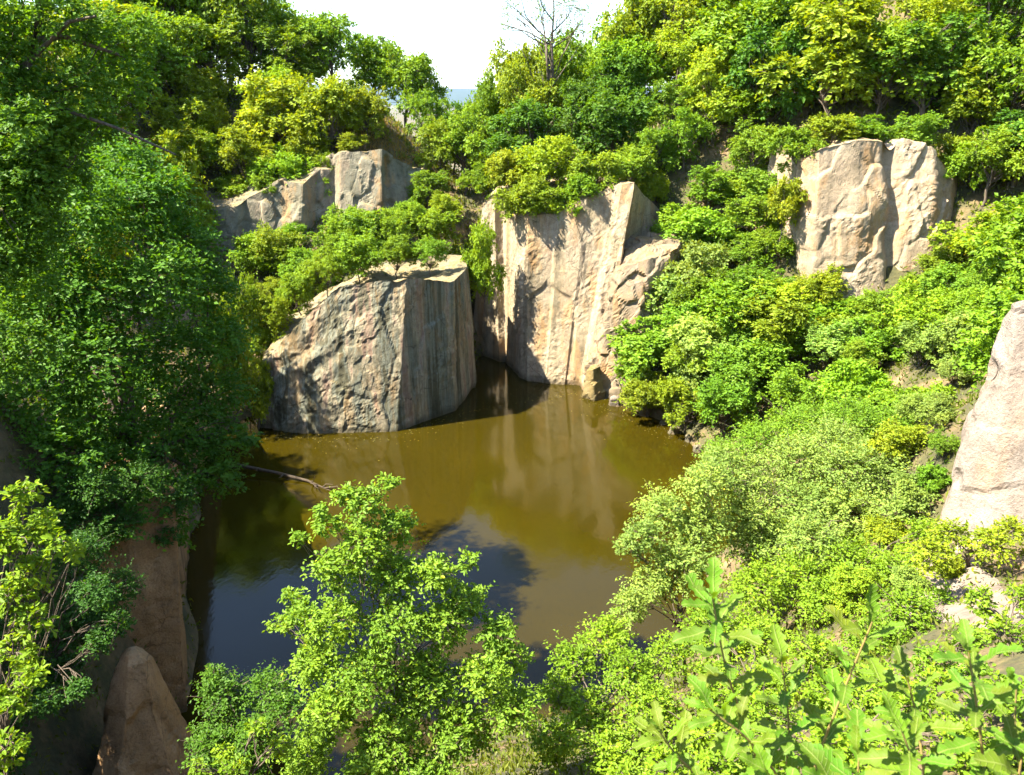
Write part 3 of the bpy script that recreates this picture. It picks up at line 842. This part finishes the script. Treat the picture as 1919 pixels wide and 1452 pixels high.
plant_region([(1735, 770, 120, 100), (1690, 840, 130, 110), (1715, 920, 110, 100), (1660, 1010, 120, 100), (1610, 1110, 130, 110), (1700, 1090, 110, 90), (1780, 1060, 80, 60), (1640, 800, 130, 110), (1560, 900, 130, 110), (1480, 1000, 130, 110)],
             'left of the white rock slab', 'bushes left of the white slab', BN, BNAME, BCAT, ('fine', 'shrub'), ('bright green', 'yellow-green', 'pale green'), None, 9, 34)
# left hillside behind the big tree
plant_region([(60, 150, 230, 200, 56), (180, 230, 220, 180, 60), (200, 120, 220, 190, 66), (20, 280, 230, 200, 50), (290, 300, 170, 150, 56), (330, 380, 140, 100, 57), (120, 330, 240, 200, 42), (430, 640, 110, 160, 44), (470, 720, 80, 120, 43), (440, 560, 90, 120, 48)],
             'behind the big left tree', 'trees on the left bank', BN, BNAME, BCAT, ('tree', 'shrub'), ('yellow-green', 'bright green', 'yellow-green'))
# hillside that goes on to the left and right; the left trees are added out of view to cast shade
for i, (x, y, w, h) in enumerate([(-15, 9, 4.5, 5), (-18, 14, 5.5, 6), (-20, 19.5, 5.5, 5.5), (-22.5, 25, 5, 5), (-22, 31, 5, 5), (-26, 34, 7, 7)]):
    put('tree', (x, y, float(height(x, y)[0]) - .1), w, h, 'mid-green', 'deciduous_tree', f'mid-green shade tree added out of view on the left hillside, {ORD[i]} from the camera', 'tree', 'added shade trees left of view')
for i, (x, y, w, h) in enumerate([(14, 21, 3.6, 3), (17, 24, 5, 4), (20, 29, 5, 4.5), (24, 37, 6, 5), (29, 42, 6, 5.5)]):
    put('shrub', (x, y, float(height(x, y)[0]) - .1), w, h, 'bright green', 'bush', f'bright green bush behind the white slab at the right edge, {ORD[i]} from the slab', 'bush', 'bushes behind the white slab')


# --- single trees shaped after the photograph
SMALL_LEAF = []
for q in range(5):
    m_ = mesh_from('leaf', np.array([(0, 0, 0), (.3, .42, .10), (.68, .40, .08), (1, 0, -.10), (.68, -.40, .08), (.3, -.42, .10)]), [np.array([(0, 3, 2, 1), (0, 5, 4, 3)])], np.full(2, .2 + .15 * q))
    m_.materials.append(LEAF); SMALL_LEAF.append(m_)


def own_plant(name, label, cat, base, lobes, n, L, Wd, tone, r0=.08, seed=1, hexa=False, per=9, ntw=200, twig_r=.006, fork=None, group=None, up=.9, lo=.15, parts=0, extra=None, twist=.5):
    rng = np.random.default_rng(seed)
    base = np.asarray(base, float); lobes = np.array([(*(np.array(l[:3]) - base), l[3], l[4]) for l in lobes])
    V, f, t, tw, fr = leaf_cloud(rng, lobes, n, L, Wd, per, up, hexa, lo=lo, twist=twist)
    fork = lobes[:, :3].mean(0) * np.array((.8, .8, .75)) if fork is None else np.asarray(fork, float) - base
    tV, tF = skeleton(rng, (0, 0, -.2), fork, lobes, r0, tw, twig_r, ntw, 8)
    if extra:
        eV, eF = tubes([(np.asarray(p) - base, r) for p, r in extra], 7); tF = tF + [eF + len(tV)]; tV = np.concatenate((tV, eV))
    e = thing(name, base, label, cat, group)
    link('trunk', mesh_from('trunk', tV, tF, smooth=True), BARK, e)
    g = GREENS[tone] if isinstance(tone, str) else tone
    m = 6 if hexa else 4
    if parts:                                                 # the leaves that show largest are parts of their own, the rest one mass
        cd = np.linalg.norm(fr[0] + base - np.array((0, 0, CAM_Z)), axis=1)
        idx = np.argsort(cd - 1.2 * fr[0][:, 2])[:parts * 3:3]
        keep = np.ones(len(cd), bool); keep[idx] = False
        for i in idx:
            o = bpy.data.objects.new('leaf', SMALL_LEAF[int(i) % len(SMALL_LEAF)]); COL.objects.link(o); o.parent = e
            p, d, b_, nn, l, w = (fr[q][i] for q in range(6)); l, w = float(l[0]), float(w[0])
            o.matrix_local = Matrix(((d[0] * l, b_[0] * w, nn[0] * l, p[0]), (d[1] * l, b_[1] * w, nn[1] * l, p[1]), (d[2] * l, b_[2] * w, nn[2] * l, p[2]), (0, 0, 0, 1)))
            o.color = (*g, 1)
        k2 = np.repeat(keep, 2); f = f[k2]; t = t[k2]
    c = link('crown', mesh_from('crown', V, [f], t), LEAF, e, color=(*g, 1))
    if parts: c['kind'] = 'stuff'
    return e


def lobes_px(rows, depth_jit, seed):
    """rows: (px, py, radius px, Y): lobes at real depth"""
    r = random.Random(seed); out = []
    for px, py, rad, Y in rows:
        for q in range(2):
            yy = Y + r.uniform(-depth_jit, depth_jit) * (q > 0)
            p = at(px + (r.uniform(-.3, .3) * rad if q else 0), py + (r.uniform(-.3, .3) * rad if q else 0), yy)
            R = rad * yy / F; out.append((*p, R, R * .85))
    return out


# big dark tree on the left wall
big = [(200, 760, 70, 27), (130, 790, 70, 26.5), (270, 740, 60, 27.5), (180, 850, 70, 26), (330, 820, 50, 27), (60, 820, 70, 25.5), (60, 470, 90, 24), (160, 400, 90, 24), (270, 380, 80, 25), (340, 450, 70, 25.5), (390, 540, 60, 26), (300, 540, 90, 24), (180, 540, 100, 23), (60, 600, 110, 23), (410, 640, 60, 26), (330, 660, 90, 24.5), (210, 680, 100, 23), (90, 740, 110, 22.5),
       (420, 730, 55, 26), (350, 780, 80, 24.5), (430, 820, 50, 25.5), (240, 820, 90, 23), (120, 870, 100, 22), (380, 880, 65, 24), (300, 930, 70, 23), (200, 960, 80, 22), (420, 900, 45, 25), (90, 980, 80, 21.5), (330, 990, 50, 22.5), (260, 1030, 50, 22), (150, 1060, 60, 21), (60, 1100, 60, 20.5),
       (80, 360, 80, 26), (170, 320, 70, 27), (20, 400, 80, 25), (240, 300, 55, 26), (320, 350, 45, 26.5)]
own_plant('deciduous_tree', 'big dense dark green tree hanging over the lower left rock wall', 'tree', (-13.2, 24.5, float(height(-13.2, 24.5)[0])), lobes_px(big, 1.6, 4), 80000, .155, .095, (.066, .165, .014), .26, 11, False, 10, 0, .012)
# tree with bare dark limbs in the top left corner
tl_base = np.array((-14.2, 19.5, float(height(-14.2, 19.5)[0])))
tl = [(30, 60, 60, 18.60), (120, 30, 55, 18.60), (200, 60, 50, 19.38), (60, 180, 70, 18.60), (150, 160, 55, 18.60), (20, 260, 70, 18.60), (110, 250, 60, 18.60), (240, 150, 45, 20.15), (190, 230, 45, 19.38), (-40, 120, 80, 17.82), (-60, 10, 80, 17.82), (270, 60, 35, 20.15), (60, -40, 60, 18.60), (20, 330, 60, 18.2), (90, 320, 50, 19), (30, 240, 55, 18), (-10, 430, 70, 18), (80, 420, 60, 19.5), (40, 520, 70, 19.5), (110, 240, 45, 19.5), (0, 330, 70, 18.6), (60, 370, 60, 18.6), (60, 300, 60, 19.2), (130, 330, 50, 19.4), (10, 480, 60, 18.6), (15, 600, 50, 18.3), (10, 680, 50, 18.3), (60, 640, 50, 18.8)]
ex = []
er = np.random.default_rng(3)
for pts, r in (([(-30, 330, 18.99), (20, 200, 18.83), (55, 110, 18.60), (72, 40, 18.60), (78, -60, 18.60)], (.17, .07)), ([(70, 75, 18.60), (120, 68, 18.83), (170, 85, 19.22), (230, 105, 19.53)], (.07, .03)), ([(50, 120, 18.60), (130, 40, 18.29), (180, 30, 18.13)], (.06, .025)), ([(20, 200, 18.83), (120, 205, 18.60), (220, 240, 18.60), (330, 290, 18.99)], (.06, .02))):
    P_ = [at(*p) for p in pts]
    if r[0] > .1: P_ = [tl_base + np.array((0, 0, -.2)), tl_base * .5 + P_[0] * .5 + np.array((-.4, 0, .3))] + P_
    ex.append((np.array(P_), np.linspace(r[0], r[1], len(P_))))
own_plant('deciduous_tree', 'dark-limbed tree with sparse leaves in the top left corner', 'tree', tl_base, lobes_px(tl, 1.0, 6), 44000, .115, .068, (.080, .175, .014), .12, 21, False, 9, 0, .010, fork=at(0, 230, 18.9), extra=ex)

# nearly bare tree on the skyline
bt = [(960, 20, 30, 68), (1010, 30, 28, 68), (1060, 10, 34, 68), (1000, -20, 30, 68), (1080, 50, 24, 68), (950, 50, 16, 68), (1040, 70, 26, 68), (1100, 20, 20, 68)]
bx = at(1035, 100, 68)
ex = []
for pts in ([(1036, 150), (1034, 80), (1038, 20), (1036, -60)], [(1034, 80), (1000, 50), (970, 20), (945, 0)], [(1034, 85), (990, 60), (955, 50), (930, 40)], [(1036, 60), (1065, 30), (1080, -10)], [(1034, 90), (1065, 70), (1095, 40)], [(1010, 60), (985, 30), (975, -10)], [(1037, 40), (1015, 10), (1005, -30)]):
    ex.append((np.array([at(*p, 68 + er.uniform(-.8, .8) * (k > 0)) for k, p in enumerate(pts)]), np.linspace(.13 if pts[0][1] > 100 else .06, .02, len(pts))))
own_plant('deciduous_tree', 'nearly bare thin-branched tree against the sky right of the gap', 'tree', (bx[0], 68, float(height(bx[0], 68)[0])), lobes_px(bt, .8, 8), 1700, .14, .09, 'mid-green', .14, 31, False, 4, 170, .018, fork=at(1035, 60, 68), extra=ex)

# young tree in the foreground
fg = [(690, 935, 40, 9.6), (722, 905, 20, 9.6), (655, 930, 28, 9.6), (610, 985, 32, 9.6), (600, 955, 16, 9.6), (745, 985, 45, 9.6), (680, 1010, 55, 9.5), (640, 1070, 55, 9.5), (740, 1070, 60, 9.4), (820, 1075, 50, 9.6), (870, 1130, 45, 9.6), (570, 1150, 42, 9.4), (640, 1160, 60, 9.2), (740, 1160, 70, 9.2), (830, 1180, 60, 9.3),
      (930, 1180, 45, 9.4), (560, 1010, 14, 9.6), (545, 1120, 22, 9.5), (960, 1230, 45, 9.2), (590, 1240, 60, 9.0), (690, 1260, 75, 8.8), (800, 1270, 75, 8.9), (900, 1270, 60, 9.0), (620, 1340, 70, 8.6), (740, 1370, 80, 8.4), (860, 1370, 75, 8.5), (960, 1330, 60, 8.7), (580, 1420, 60, 8.3), (690, 1450, 70, 8.2), (800, 1450, 70, 8.2), (520, 1170, 24, 9.5), (880, 1050, 22, 9.7)]
fx = at(740, 1400, 9.2)
own_plant('young_tree', 'light green young tree rising in the middle foreground before the water', 'tree', (fx[0], 9.2, float(height(fx[0], 9.2)[0])), lobes_px(fg, .45, 9), 38000, .062, .037, (.150, .258, .026), .045, 41, True, 8, 700, .004, fork=at(720, 1180, 9.3), twist=.6, parts=280)

# pale bush mass at the right foreground, bush by bush
rm = [('pale green', 'pale small-leaved bush reaching furthest over the water in the right foreground', [(1200, 1010, 45, 16), (1250, 960, 55, 16.5), (1330, 900, 60, 17.5), (1290, 1040, 70, 16), (1220, 1090, 50, 15.5), (1180, 1130, 45, 15), (1310, 990, 60, 16.5), (1165, 1025, 16, 16)], (1300, 1120, 16.5)),
      ('pale green', 'pale small-leaved bush with a dark hollow beside the right shore', [(1400, 890, 60, 18.5), (1480, 870, 70, 19), (1400, 970, 70, 17.5), (1490, 950, 70, 18), (1440, 1030, 70, 17), (1350, 860, 40, 18.5)], (1440, 1060, 18)),
      ('pale green', 'broad pale bush left of the white rock slab', [(1580, 880, 80, 19), (1660, 900, 75, 18.5), (1600, 970, 80, 17.5), (1690, 980, 65, 17), (1530, 1020, 70, 16.5), (1560, 820, 60, 20)], (1600, 1050, 17.5)),
      ('bright green', 'yellowish bush just below the broad pale bush', [(1500, 1080, 70, 15), (1600, 1060, 75, 15), (1690, 1060, 60, 14.5), (1420, 1110, 70, 15), (1560, 1140, 70, 14), (1740, 1000, 40, 15)], (1560, 1180, 14.5)),
      ('mid-green', 'darker bush beside the sandy path', [(1700, 1150, 70, 11.5), (1640, 1200, 70, 11), (1760, 1130, 45, 12), (1720, 1240, 70, 10.5), (1780, 1200, 40, 11)], (1690, 1320, 11)),
      ('bright green', 'small-leaved bush between the young tree and the oak shoots', [(1140, 1190, 55, 11.5), (1080, 1240, 55, 11), (1180, 1260, 65, 10.5), (1100, 1330, 65, 10), (1220, 1340, 70, 9.5), (1040, 1290, 45, 10.5), (1150, 1410, 80, 9), (1260, 1230, 55, 11), (1030, 1390, 60, 9.4)], (1130, 1450, 10)),
      ('bright green', 'bright bush behind the oak shoots at the bottom right', [(1330, 1180, 70, 12), (1420, 1200, 70, 11.5), (1340, 1280, 70, 10.5), (1450, 1290, 75, 10), (1540, 1240, 65, 11), (1340, 1390, 80, 9), (1480, 1390, 80, 8.6)], (1400, 1440, 10)),
      ('yellow-green', 'low bush hiding the foot of the white rock slab', [(1790, 1000, 40, 13.5), (1850, 1020, 45, 13.2), (1740, 1040, 45, 13), (1890, 990, 35, 13.4)], (1820, 1070, 13.4)),
      ('bright green', 'small bush at the right edge below the sandy path', [(1880, 1180, 45, 8.5), (1840, 1130, 35, 9.2), (1910, 1120, 30, 9)], (1890, 1260, 8.8)),
      ('bright green', 'leafy bush under the oak shoots at the bottom right corner', [(1550, 1400, 80, 5), (1700, 1340, 70, 5.5), (1800, 1400, 80, 4.8), (1880, 1300, 60, 5.6), (1640, 1450, 80, 4.6), (1900, 1440, 70, 4.6), (1610, 1320, 60, 6), (1760, 1290, 50, 6.2), (1450, 1440, 70, 5), (1350, 1450, 70, 4.6), (1250, 1440, 60, 5), (1180, 1470, 60, 5), (1550, 1300, 60, 6.5), (1450, 1350, 60, 6), (1330, 1370, 60, 6)], (1720, 1500, 5.2)),
      ('fresh green', 'low bush along the left side of the sandy path', [(1650, 1280, 60, 8.5), (1560, 1310, 60, 8), (1760, 1250, 55, 8.5), (1820, 1200, 45, 9), (1830, 1270, 50, 8)], (1680, 1360, 8.4)),
      ('fresh green', 'dense bush behind the pale bushes on the right shore', [(1500, 800, 60, 23), (1420, 830, 55, 23), (1600, 790, 70, 23), (1700, 800, 60, 22), (1350, 850, 40, 24)], (1520, 900, 23)),
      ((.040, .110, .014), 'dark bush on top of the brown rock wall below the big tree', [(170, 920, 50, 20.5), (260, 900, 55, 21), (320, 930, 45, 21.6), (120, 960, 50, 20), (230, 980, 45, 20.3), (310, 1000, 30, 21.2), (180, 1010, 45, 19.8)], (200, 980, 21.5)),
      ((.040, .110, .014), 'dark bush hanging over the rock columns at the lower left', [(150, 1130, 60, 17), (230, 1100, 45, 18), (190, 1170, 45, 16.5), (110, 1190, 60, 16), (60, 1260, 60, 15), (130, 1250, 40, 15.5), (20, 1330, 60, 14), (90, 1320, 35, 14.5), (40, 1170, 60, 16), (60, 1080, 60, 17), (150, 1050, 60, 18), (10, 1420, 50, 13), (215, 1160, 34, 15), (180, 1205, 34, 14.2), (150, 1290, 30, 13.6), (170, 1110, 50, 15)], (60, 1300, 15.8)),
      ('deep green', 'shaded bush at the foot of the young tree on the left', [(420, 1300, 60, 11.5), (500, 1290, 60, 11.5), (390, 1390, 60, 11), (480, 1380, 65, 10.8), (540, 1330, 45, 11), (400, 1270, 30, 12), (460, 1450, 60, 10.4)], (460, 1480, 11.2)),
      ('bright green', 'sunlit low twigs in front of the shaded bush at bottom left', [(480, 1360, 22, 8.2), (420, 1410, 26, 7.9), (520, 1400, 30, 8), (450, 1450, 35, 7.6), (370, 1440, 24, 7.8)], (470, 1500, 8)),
      ('bright green', 'sunlit leafy branch tips at the left edge of the picture', [(40, 930, 35, 7.2), (80, 980, 35, 7.2), (20, 1010, 45, 7), (110, 1020, 26, 7.2), (60, 1070, 45, 7), (140, 1030, 18, 7.3), (20, 1120, 45, 6.8), (70, 1160, 40, 6.8), (30, 1220, 45, 6.6), (20, 1310, 40, 6.4), (60, 1270, 30, 6.5), (20, 1400, 40, 6.2)], (-30, 1500, 6.8))]
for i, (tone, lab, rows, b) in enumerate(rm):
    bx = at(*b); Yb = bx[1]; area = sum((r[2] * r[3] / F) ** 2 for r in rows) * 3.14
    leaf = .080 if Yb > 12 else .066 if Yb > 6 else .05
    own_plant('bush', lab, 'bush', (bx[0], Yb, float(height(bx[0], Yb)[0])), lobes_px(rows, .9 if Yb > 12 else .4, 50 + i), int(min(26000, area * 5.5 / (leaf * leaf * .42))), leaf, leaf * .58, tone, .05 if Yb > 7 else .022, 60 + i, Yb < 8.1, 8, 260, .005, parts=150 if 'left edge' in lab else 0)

# --- oak shoots close to the camera
def oak_leaf_mesh(seed):
    r = random.Random(seed)
    st = np.linspace(0, 1, 25); hw = []
    ph = r.uniform(-.4, .4)
    for i, t in enumerate(st):
        env = .235 * math.sin(math.pi * min(1, t * .90 + .03)) ** .75 * (.50 + .6 * t)
        hw.append(env * (.82 + .22 * math.sin(t * 2 * math.pi * 4.6 + ph)) * r.uniform(.94, 1.06))
    hw[0] = .012; hw[1] = .016; hw[-1] = .03
    V, Fq = [], []
    curl = r.uniform(.05, .42); fold = r.uniform(.15, .55)
    for i, t in enumerate(st):
        z = -curl * t * t + .035 * math.sin(t * 9 + seed)
        fwd = .10 * hw[i] + .02
        V += [(t + fwd, hw[i], z + hw[i] * fold), (t, 0, z), (t + fwd, -hw[i], z + hw[i] * fold)]
    for i in range(24):
        for q in range(2):
            a = i * 3 + q; Fq.append((a, a + 3, a + 4, a + 1))
    return mesh_from('leaf', np.array(V), [np.array(Fq)], np.full(len(Fq), .1 + .45 * r.random()), smooth=True)


OAK = [oak_leaf_mesh(i) for i in range(7)]
def oak_material():
    m = LEAF.copy(); m.name = 'oak_leaf'
    k = N.__new__(N); k.m = m; k.t = m.node_tree; k.b = k.t.nodes['Principled BSDF']; k.out = k.t.nodes['Material Output']
    sx = k.n('SeparateXYZ'); k.l(k.coord(), sx.inputs[0])
    ay = k.math('ABSOLUTE', sx.outputs[1])
    side = k.math('PINGPONG', k.math('SUBTRACT', sx.outputs[0], k.math('MULTIPLY', ay, .9)), .055)
    vein = k.math('MAXIMUM', k.ramp(ay, [(.008, 1), (.02, 0)]), k.ramp(side, [(.004, .55), (.012, 0)]))
    src = k.b.inputs['Base Color'].links[0].from_socket
    spot = k.noise(k.coord(), 7, 4, .7)
    col = k.mix(k.ramp(spot, [(.62, 0), (.72, .5)]), src, (.16, .13, .02))
    col = k.mix(k.math('MULTIPLY', vein, .55), col, (.30, .36, .09))
    k.l(col, k.b.inputs['Base Color'])
    k.l(k.bump(vein, .5, .02), k.b.inputs['Normal'])
    return m


OAK_MAT = oak_material()
for m in OAK: m.materials.append(OAK_MAT)


def oak_sapling(label, base, stems, seed, tone):
    rng = np.random.default_rng(seed); base = np.asarray(base, float)
    e = thing('oak_sapling', base, label, 'sapling', 'oak saplings in the near foreground')
    for pts, nl, size in stems:
        p = np.array([at(*q) for q in pts])
        t = np.linspace(0, 1, 14); q = np.stack([np.interp(t, np.linspace(0, 1, len(p)), p[:, c]) for c in range(3)], 1)
        for _ in range(2): q[1:-1] = (q[:-2] + q[1:-1] * 2 + q[2:]) / 4
        V, Fq = tubes([(q - base, np.linspace(.0075, .003, 14))], 6)
        link('stem', mesh_from('stem', V, [Fq], smooth=True), STEM, e)
        for k in range(nl):
            s = 1 - (k / nl) ** 1.25 * .85
            pos = np.array([np.interp(s, t, q[:, c]) for c in range(3)])
            tg = unit(np.array([np.interp(min(1, s + .05), t, q[:, c]) - np.interp(max(0, s - .05), t, q[:, c]) for c in range(3)]))
            ang = k * 2.4 + rng.uniform(-.3, .3)
            u = unit(np.cross(tg, (0.3, 1, .2))); w = np.cross(tg, u)
            opn = .35 + .75 * min(1, k / 6) + rng.uniform(-.12, .12)
            d = unit(tg * math.cos(opn) + (u * math.cos(ang) + w * math.sin(ang)) * math.sin(opn) + np.array((0, 0, .05)))
            nz = unit(np.array((0, -.25, 1.0)) + rng.normal(size=3) * .25 + tg * .5); nz = unit(nz - d * (nz @ d)); y = np.cross(nz, d)
            L = size * rng.uniform(.75, 1.15) * (.6 if k < 2 else 1)
            o = bpy.data.objects.new('leaf', OAK[rng.integers(len(OAK))]); COL.objects.link(o); o.parent = e
            M = Matrix(((d[0] * L, y[0] * L, nz[0] * L, pos[0] - base[0]), (d[1] * L, y[1] * L, nz[1] * L, pos[1] - base[1]), (d[2] * L, y[2] * L, nz[2] * L, pos[2] - base[2]), (0, 0, 0, 1)))
            o.matrix_local = M
            g = tone; j = rng.uniform(.8, 1.15, 3); o.color = (g[0] * j[0], g[1] * j[1], g[2] * j[2], 1)
    return e


def gz(x, y): return float(height(x, y)[0])


b = (1.15, 2.55); oak_sapling('tall oak shoots with lobed leaves in the right foreground', (*b, gz(*b)), [
    ([(1500, 1700, 2.6), (1430, 1452, 2.55), (1360, 1260, 2.5), (1335, 1120, 2.45)], 34, .155), ([(1500, 1700, 2.6), (1510, 1480, 2.5), (1570, 1320, 2.45), (1635, 1165, 2.4)], 30, .155),
    ([(1500, 1700, 2.6), (1480, 1480, 2.4), (1400, 1380, 2.3), (1330, 1330, 2.3)], 18, .15), ([(1500, 1700, 2.6), (1470, 1500, 2.7), (1480, 1350, 2.7), (1465, 1240, 2.7)], 22, .15), ([(1500, 1700, 2.6), (1380, 1520, 2.4), (1270, 1420, 2.4), (1235, 1370, 2.4)], 16, .15)], 5, (.125, .215, .014))
b = (1.55, 2.2); oak_sapling('large-leaved oak shoots at the bottom right corner', (*b, gz(*b)), [
    ([(1850, 1750, 2.2), (1850, 1500, 2.15), (1835, 1350, 2.1), (1815, 1220, 2.1)], 28, .14), ([(1850, 1750, 2.2), (1780, 1560, 2.0), (1720, 1450, 1.95), (1690, 1370, 1.95)], 24, .14),
    ([(1850, 1750, 2.2), (1640, 1560, 1.9), (1560, 1470, 1.9)], 14, .16), ([(1850, 1750, 2.2), (1890, 1560, 2.0), (1915, 1420, 2.0)], 16, .15), ([(1850, 1750, 2.2), (1740, 1520, 2.3), (1720, 1350, 2.4), (1700, 1270, 2.4)], 18, .14), ([(1850, 1750, 2.2), (1930, 1560, 2.2), (1900, 1380, 2.3), (1905, 1290, 2.3)], 14, .14)], 6, (.120, .210, .014))

b = (.95, 2.1); oak_sapling('low oak shoots filling the bottom edge left of the corner', (*b, gz(*b)), [
    ([(1560, 1750, 2.1), (1480, 1560, 2.05), (1440, 1450, 2.0)], 13, .16), ([(1560, 1750, 2.1), (1600, 1540, 2.1), (1610, 1420, 2.1)], 14, .16), ([(1560, 1750, 2.1), (1700, 1600, 2.2), (1760, 1490, 2.2)], 12, .16), ([(1560, 1750, 2.1), (1380, 1580, 2.2), (1310, 1480, 2.3)], 11, .15)], 7, (.122, .212, .014))

# --- dead branch in the water by the left shore
rng = np.random.default_rng(77)
bp = [at(440, 850, 37.5), at(520, 870, 36.8), at(575, 885, 36.2), at(625, 905, 35.2)]
bp = [np.array((p[0], p[1], z)) for p, z in zip(bp, (.35, .22, .10, -.05))]
paths = [(np.array(bp), np.array((.10, .09, .07, .03)))]
for k in range(7):
    i = rng.integers(0, 3); a = bp[i] + (bp[i + 1] - bp[i]) * rng.random()
    paths.append(limb(rng, a, a + np.array((rng.uniform(-.3, 1.0), rng.uniform(-1.2, .8), rng.uniform(.0, .5))), .05, .015, .15))
V, Fq = tubes(paths, 7)
o = link('fallen_branch', mesh_from('fallen_branch', V - bp[0], [Fq], smooth=True), bark_material('wet_bark', (.02, .013, .008), (.06, .04, .02)), loc=bp[0])
tag(o, 'dark fallen branch lying in the water by the left shore', 'branch')

# --- undergrowth on the slopes
def build_undergrowth():
    rng = np.random.default_rng(8)
    n = 46000
    Y = 3 + 80 * rng.random(n) ** 1.1; X = (rng.random(n) * 1.7 - .85) * Y * .85 + rng.normal(size=n) * 2
    z = height(X, Y)
    ok = (z > .12) & (Y > 9)
    ok &= ~((np.abs(X - 7.6) < .9) & (Y > 4) & (Y < 15) & (rng.random(n) < .85))
    X, Y, z = X[ok], Y[ok], z[ok]; n = len(X)
    per = 4
    pos = np.repeat(np.stack((X, Y, z), 1), per, 0) + rng.normal(size=(n * per, 3)) * np.array((.14, .14, .05))
    d = unit(rng.normal(size=(n * per, 3)) * .7 + np.array((0, 0, .9)))
    nr = unit(np.cross(d, rng.normal(size=(n * per, 3)))); bi = np.cross(nr, d)
    L = (.07 + .004 * pos[:, 1:2]) * rng.uniform(.5, 1.6, (n * per, 1)); w = L * .35
    V = np.stack((pos, pos + d * L * .5 + bi * w * .5 + nr * L * .08, pos + d * L, pos + d * L * .5 - bi * w * .5 + nr * L * .08), 1).reshape(-1, 3)
    b = np.arange(n * per)[:, None] * 4
    f = np.concatenate((b + np.array((0, 2, 1)), b + np.array((0, 3, 2))), 1).reshape(-1, 3)
    t = np.clip(rng.random(n * per) * .6 + .35 * np.repeat(.5 + .5 * fbm(np.stack((X, Y, X * 0), 1) / 2.5, 2, 6), per), 0, 1)
    o = link('undergrowth', mesh_from('undergrowth', V, [f], np.repeat(t, 2)), LEAF, color=(.11, .14, .018, 1))
    tag(o, 'low weeds and grass covering the slopes between bushes', 'undergrowth', None, 'stuff')


build_undergrowth()


def blades(name, label, cat, pts, L, tone, spread, seed, flat=False):
    rng = np.random.default_rng(seed); n = len(pts)
    d = unit(rng.normal(size=(n, 3)) * spread + np.array((0, 0, 0 if flat else 1.0)))
    if flat: d[:, 2] = 0; d = unit(d); nr = np.tile((0, 0, 1.0), (n, 1))
    else: nr = unit(np.cross(d, rng.normal(size=(n, 3))))
    bi = np.cross(nr, d); l = L * rng.uniform(.5, 1.5, (n, 1)); w = l * (.5 if flat else .10)
    V = np.stack((pts, pts + d * l * .5 + bi * w * .5, pts + d * l, pts + d * l * .5 - bi * w * .5), 1)
    base = pts.mean(0); V = V.reshape(-1, 3) - base; b = np.arange(n)[:, None] * 4
    o = link(name, mesh_from(name, V, [np.concatenate((b + np.array((0, 2, 1)), b + np.array((0, 3, 2))), 1).reshape(-1, 3)], np.repeat(rng.random(n) * .9, 2)), LEAF, loc=base, color=(*tone, 1))
    tag(o, label, cat, None, 'stuff')


rng = np.random.default_rng(15)
q = rng.normal(size=(5000, 2)) * np.array((2.2, 1.6)) + np.array((-10.8, 65.2))
blades('dry_grass', 'orange dry grass on the crest above the left ledge', 'grass', np.stack((q[:, 0], q[:, 1], height(q[:, 0], q[:, 1])), 1), .40, (.24, .17, .05), .7, 1)
a = rng.random(420); edge = np.stack((np.interp(a, (0, .25, .45, .7, 1), (-14, -6.6, -3, 4, 9.5)), np.interp(a, (0, .25, .45, .7, 1), (42.2, 42.0, 46, 49.5, 41)), a * 0 + .006), 1)
edge[:, :2] += rng.normal(size=(420, 2)) * np.array((1.8, 1.6)) * rng.random((420, 1)) ** 1.5 + np.array((0, -.3))
blades('floating_leaves', 'scattered fallen leaves and scum floating along the far waterline', 'leaves', edge, .09, (.16, .14, .05), 1, 2, True)
for i, (x, y, r) in enumerate([(8.0, 45.4, .38), (8.9, 43.9, .30), (9.3, 42.6, .42), (9.9, 41.4, .34), (10.2, 40.0, .40)]):
    cs = [((x + r * math.cos(t) * 1.2, y + r * math.sin(t), -.35), (x + r * .7 * math.cos(t + .3), y + r * .7 * math.sin(t + .3), r * .8)) for t in (0, 1.1, 2.3, 3.3, 4.4, 5.4)]
    rock('stone', f'small brown stone on the right waterline, {ORD[i]} from the mossy boulder', 'stone', cs, M_GREEN, .06, .07, .5, .08, .02, 80 + i, 'stones on the right waterline')

# --- air that fades the far hills
def build_haze():
    me = bpy.data.meshes.new('haze'); x0, x1, y0, y1, z0, z1 = -12600, 12600, -12600, 12600, -45, 260
    vs = [(x, y, z) for z in (z0, z1) for y in (y0, y1) for x in (x0, x1)]
    me.from_pydata(vs, [], [(0, 2, 3, 1), (4, 5, 7, 6), (0, 1, 5, 4), (2, 6, 7, 3), (0, 4, 6, 2), (1, 3, 7, 5)])
    m = bpy.data.materials.new('haze'); m.use_nodes = True; t = m.node_tree
    t.nodes.remove(t.nodes['Principled BSDF'])
    pv = t.nodes.new('ShaderNodeVolumePrincipled'); pv.inputs['Color'].default_value = (.42, .70, 1.0, 1); pv.inputs['Density'].default_value = .000028; pv.inputs['Anisotropy'].default_value = 0.0
    t.links.new(pv.outputs[0], t.nodes['Material Output'].inputs['Volume'])
    o = link('haze', me, m)
    tag(o, 'thin pale haze over the far hills', None, None, 'stuff')


build_haze()
print('objects', len(bpy.data.objects), 'tris', sum(len(m.loops) - 2 * len(m.polygons) for m in bpy.data.meshes))
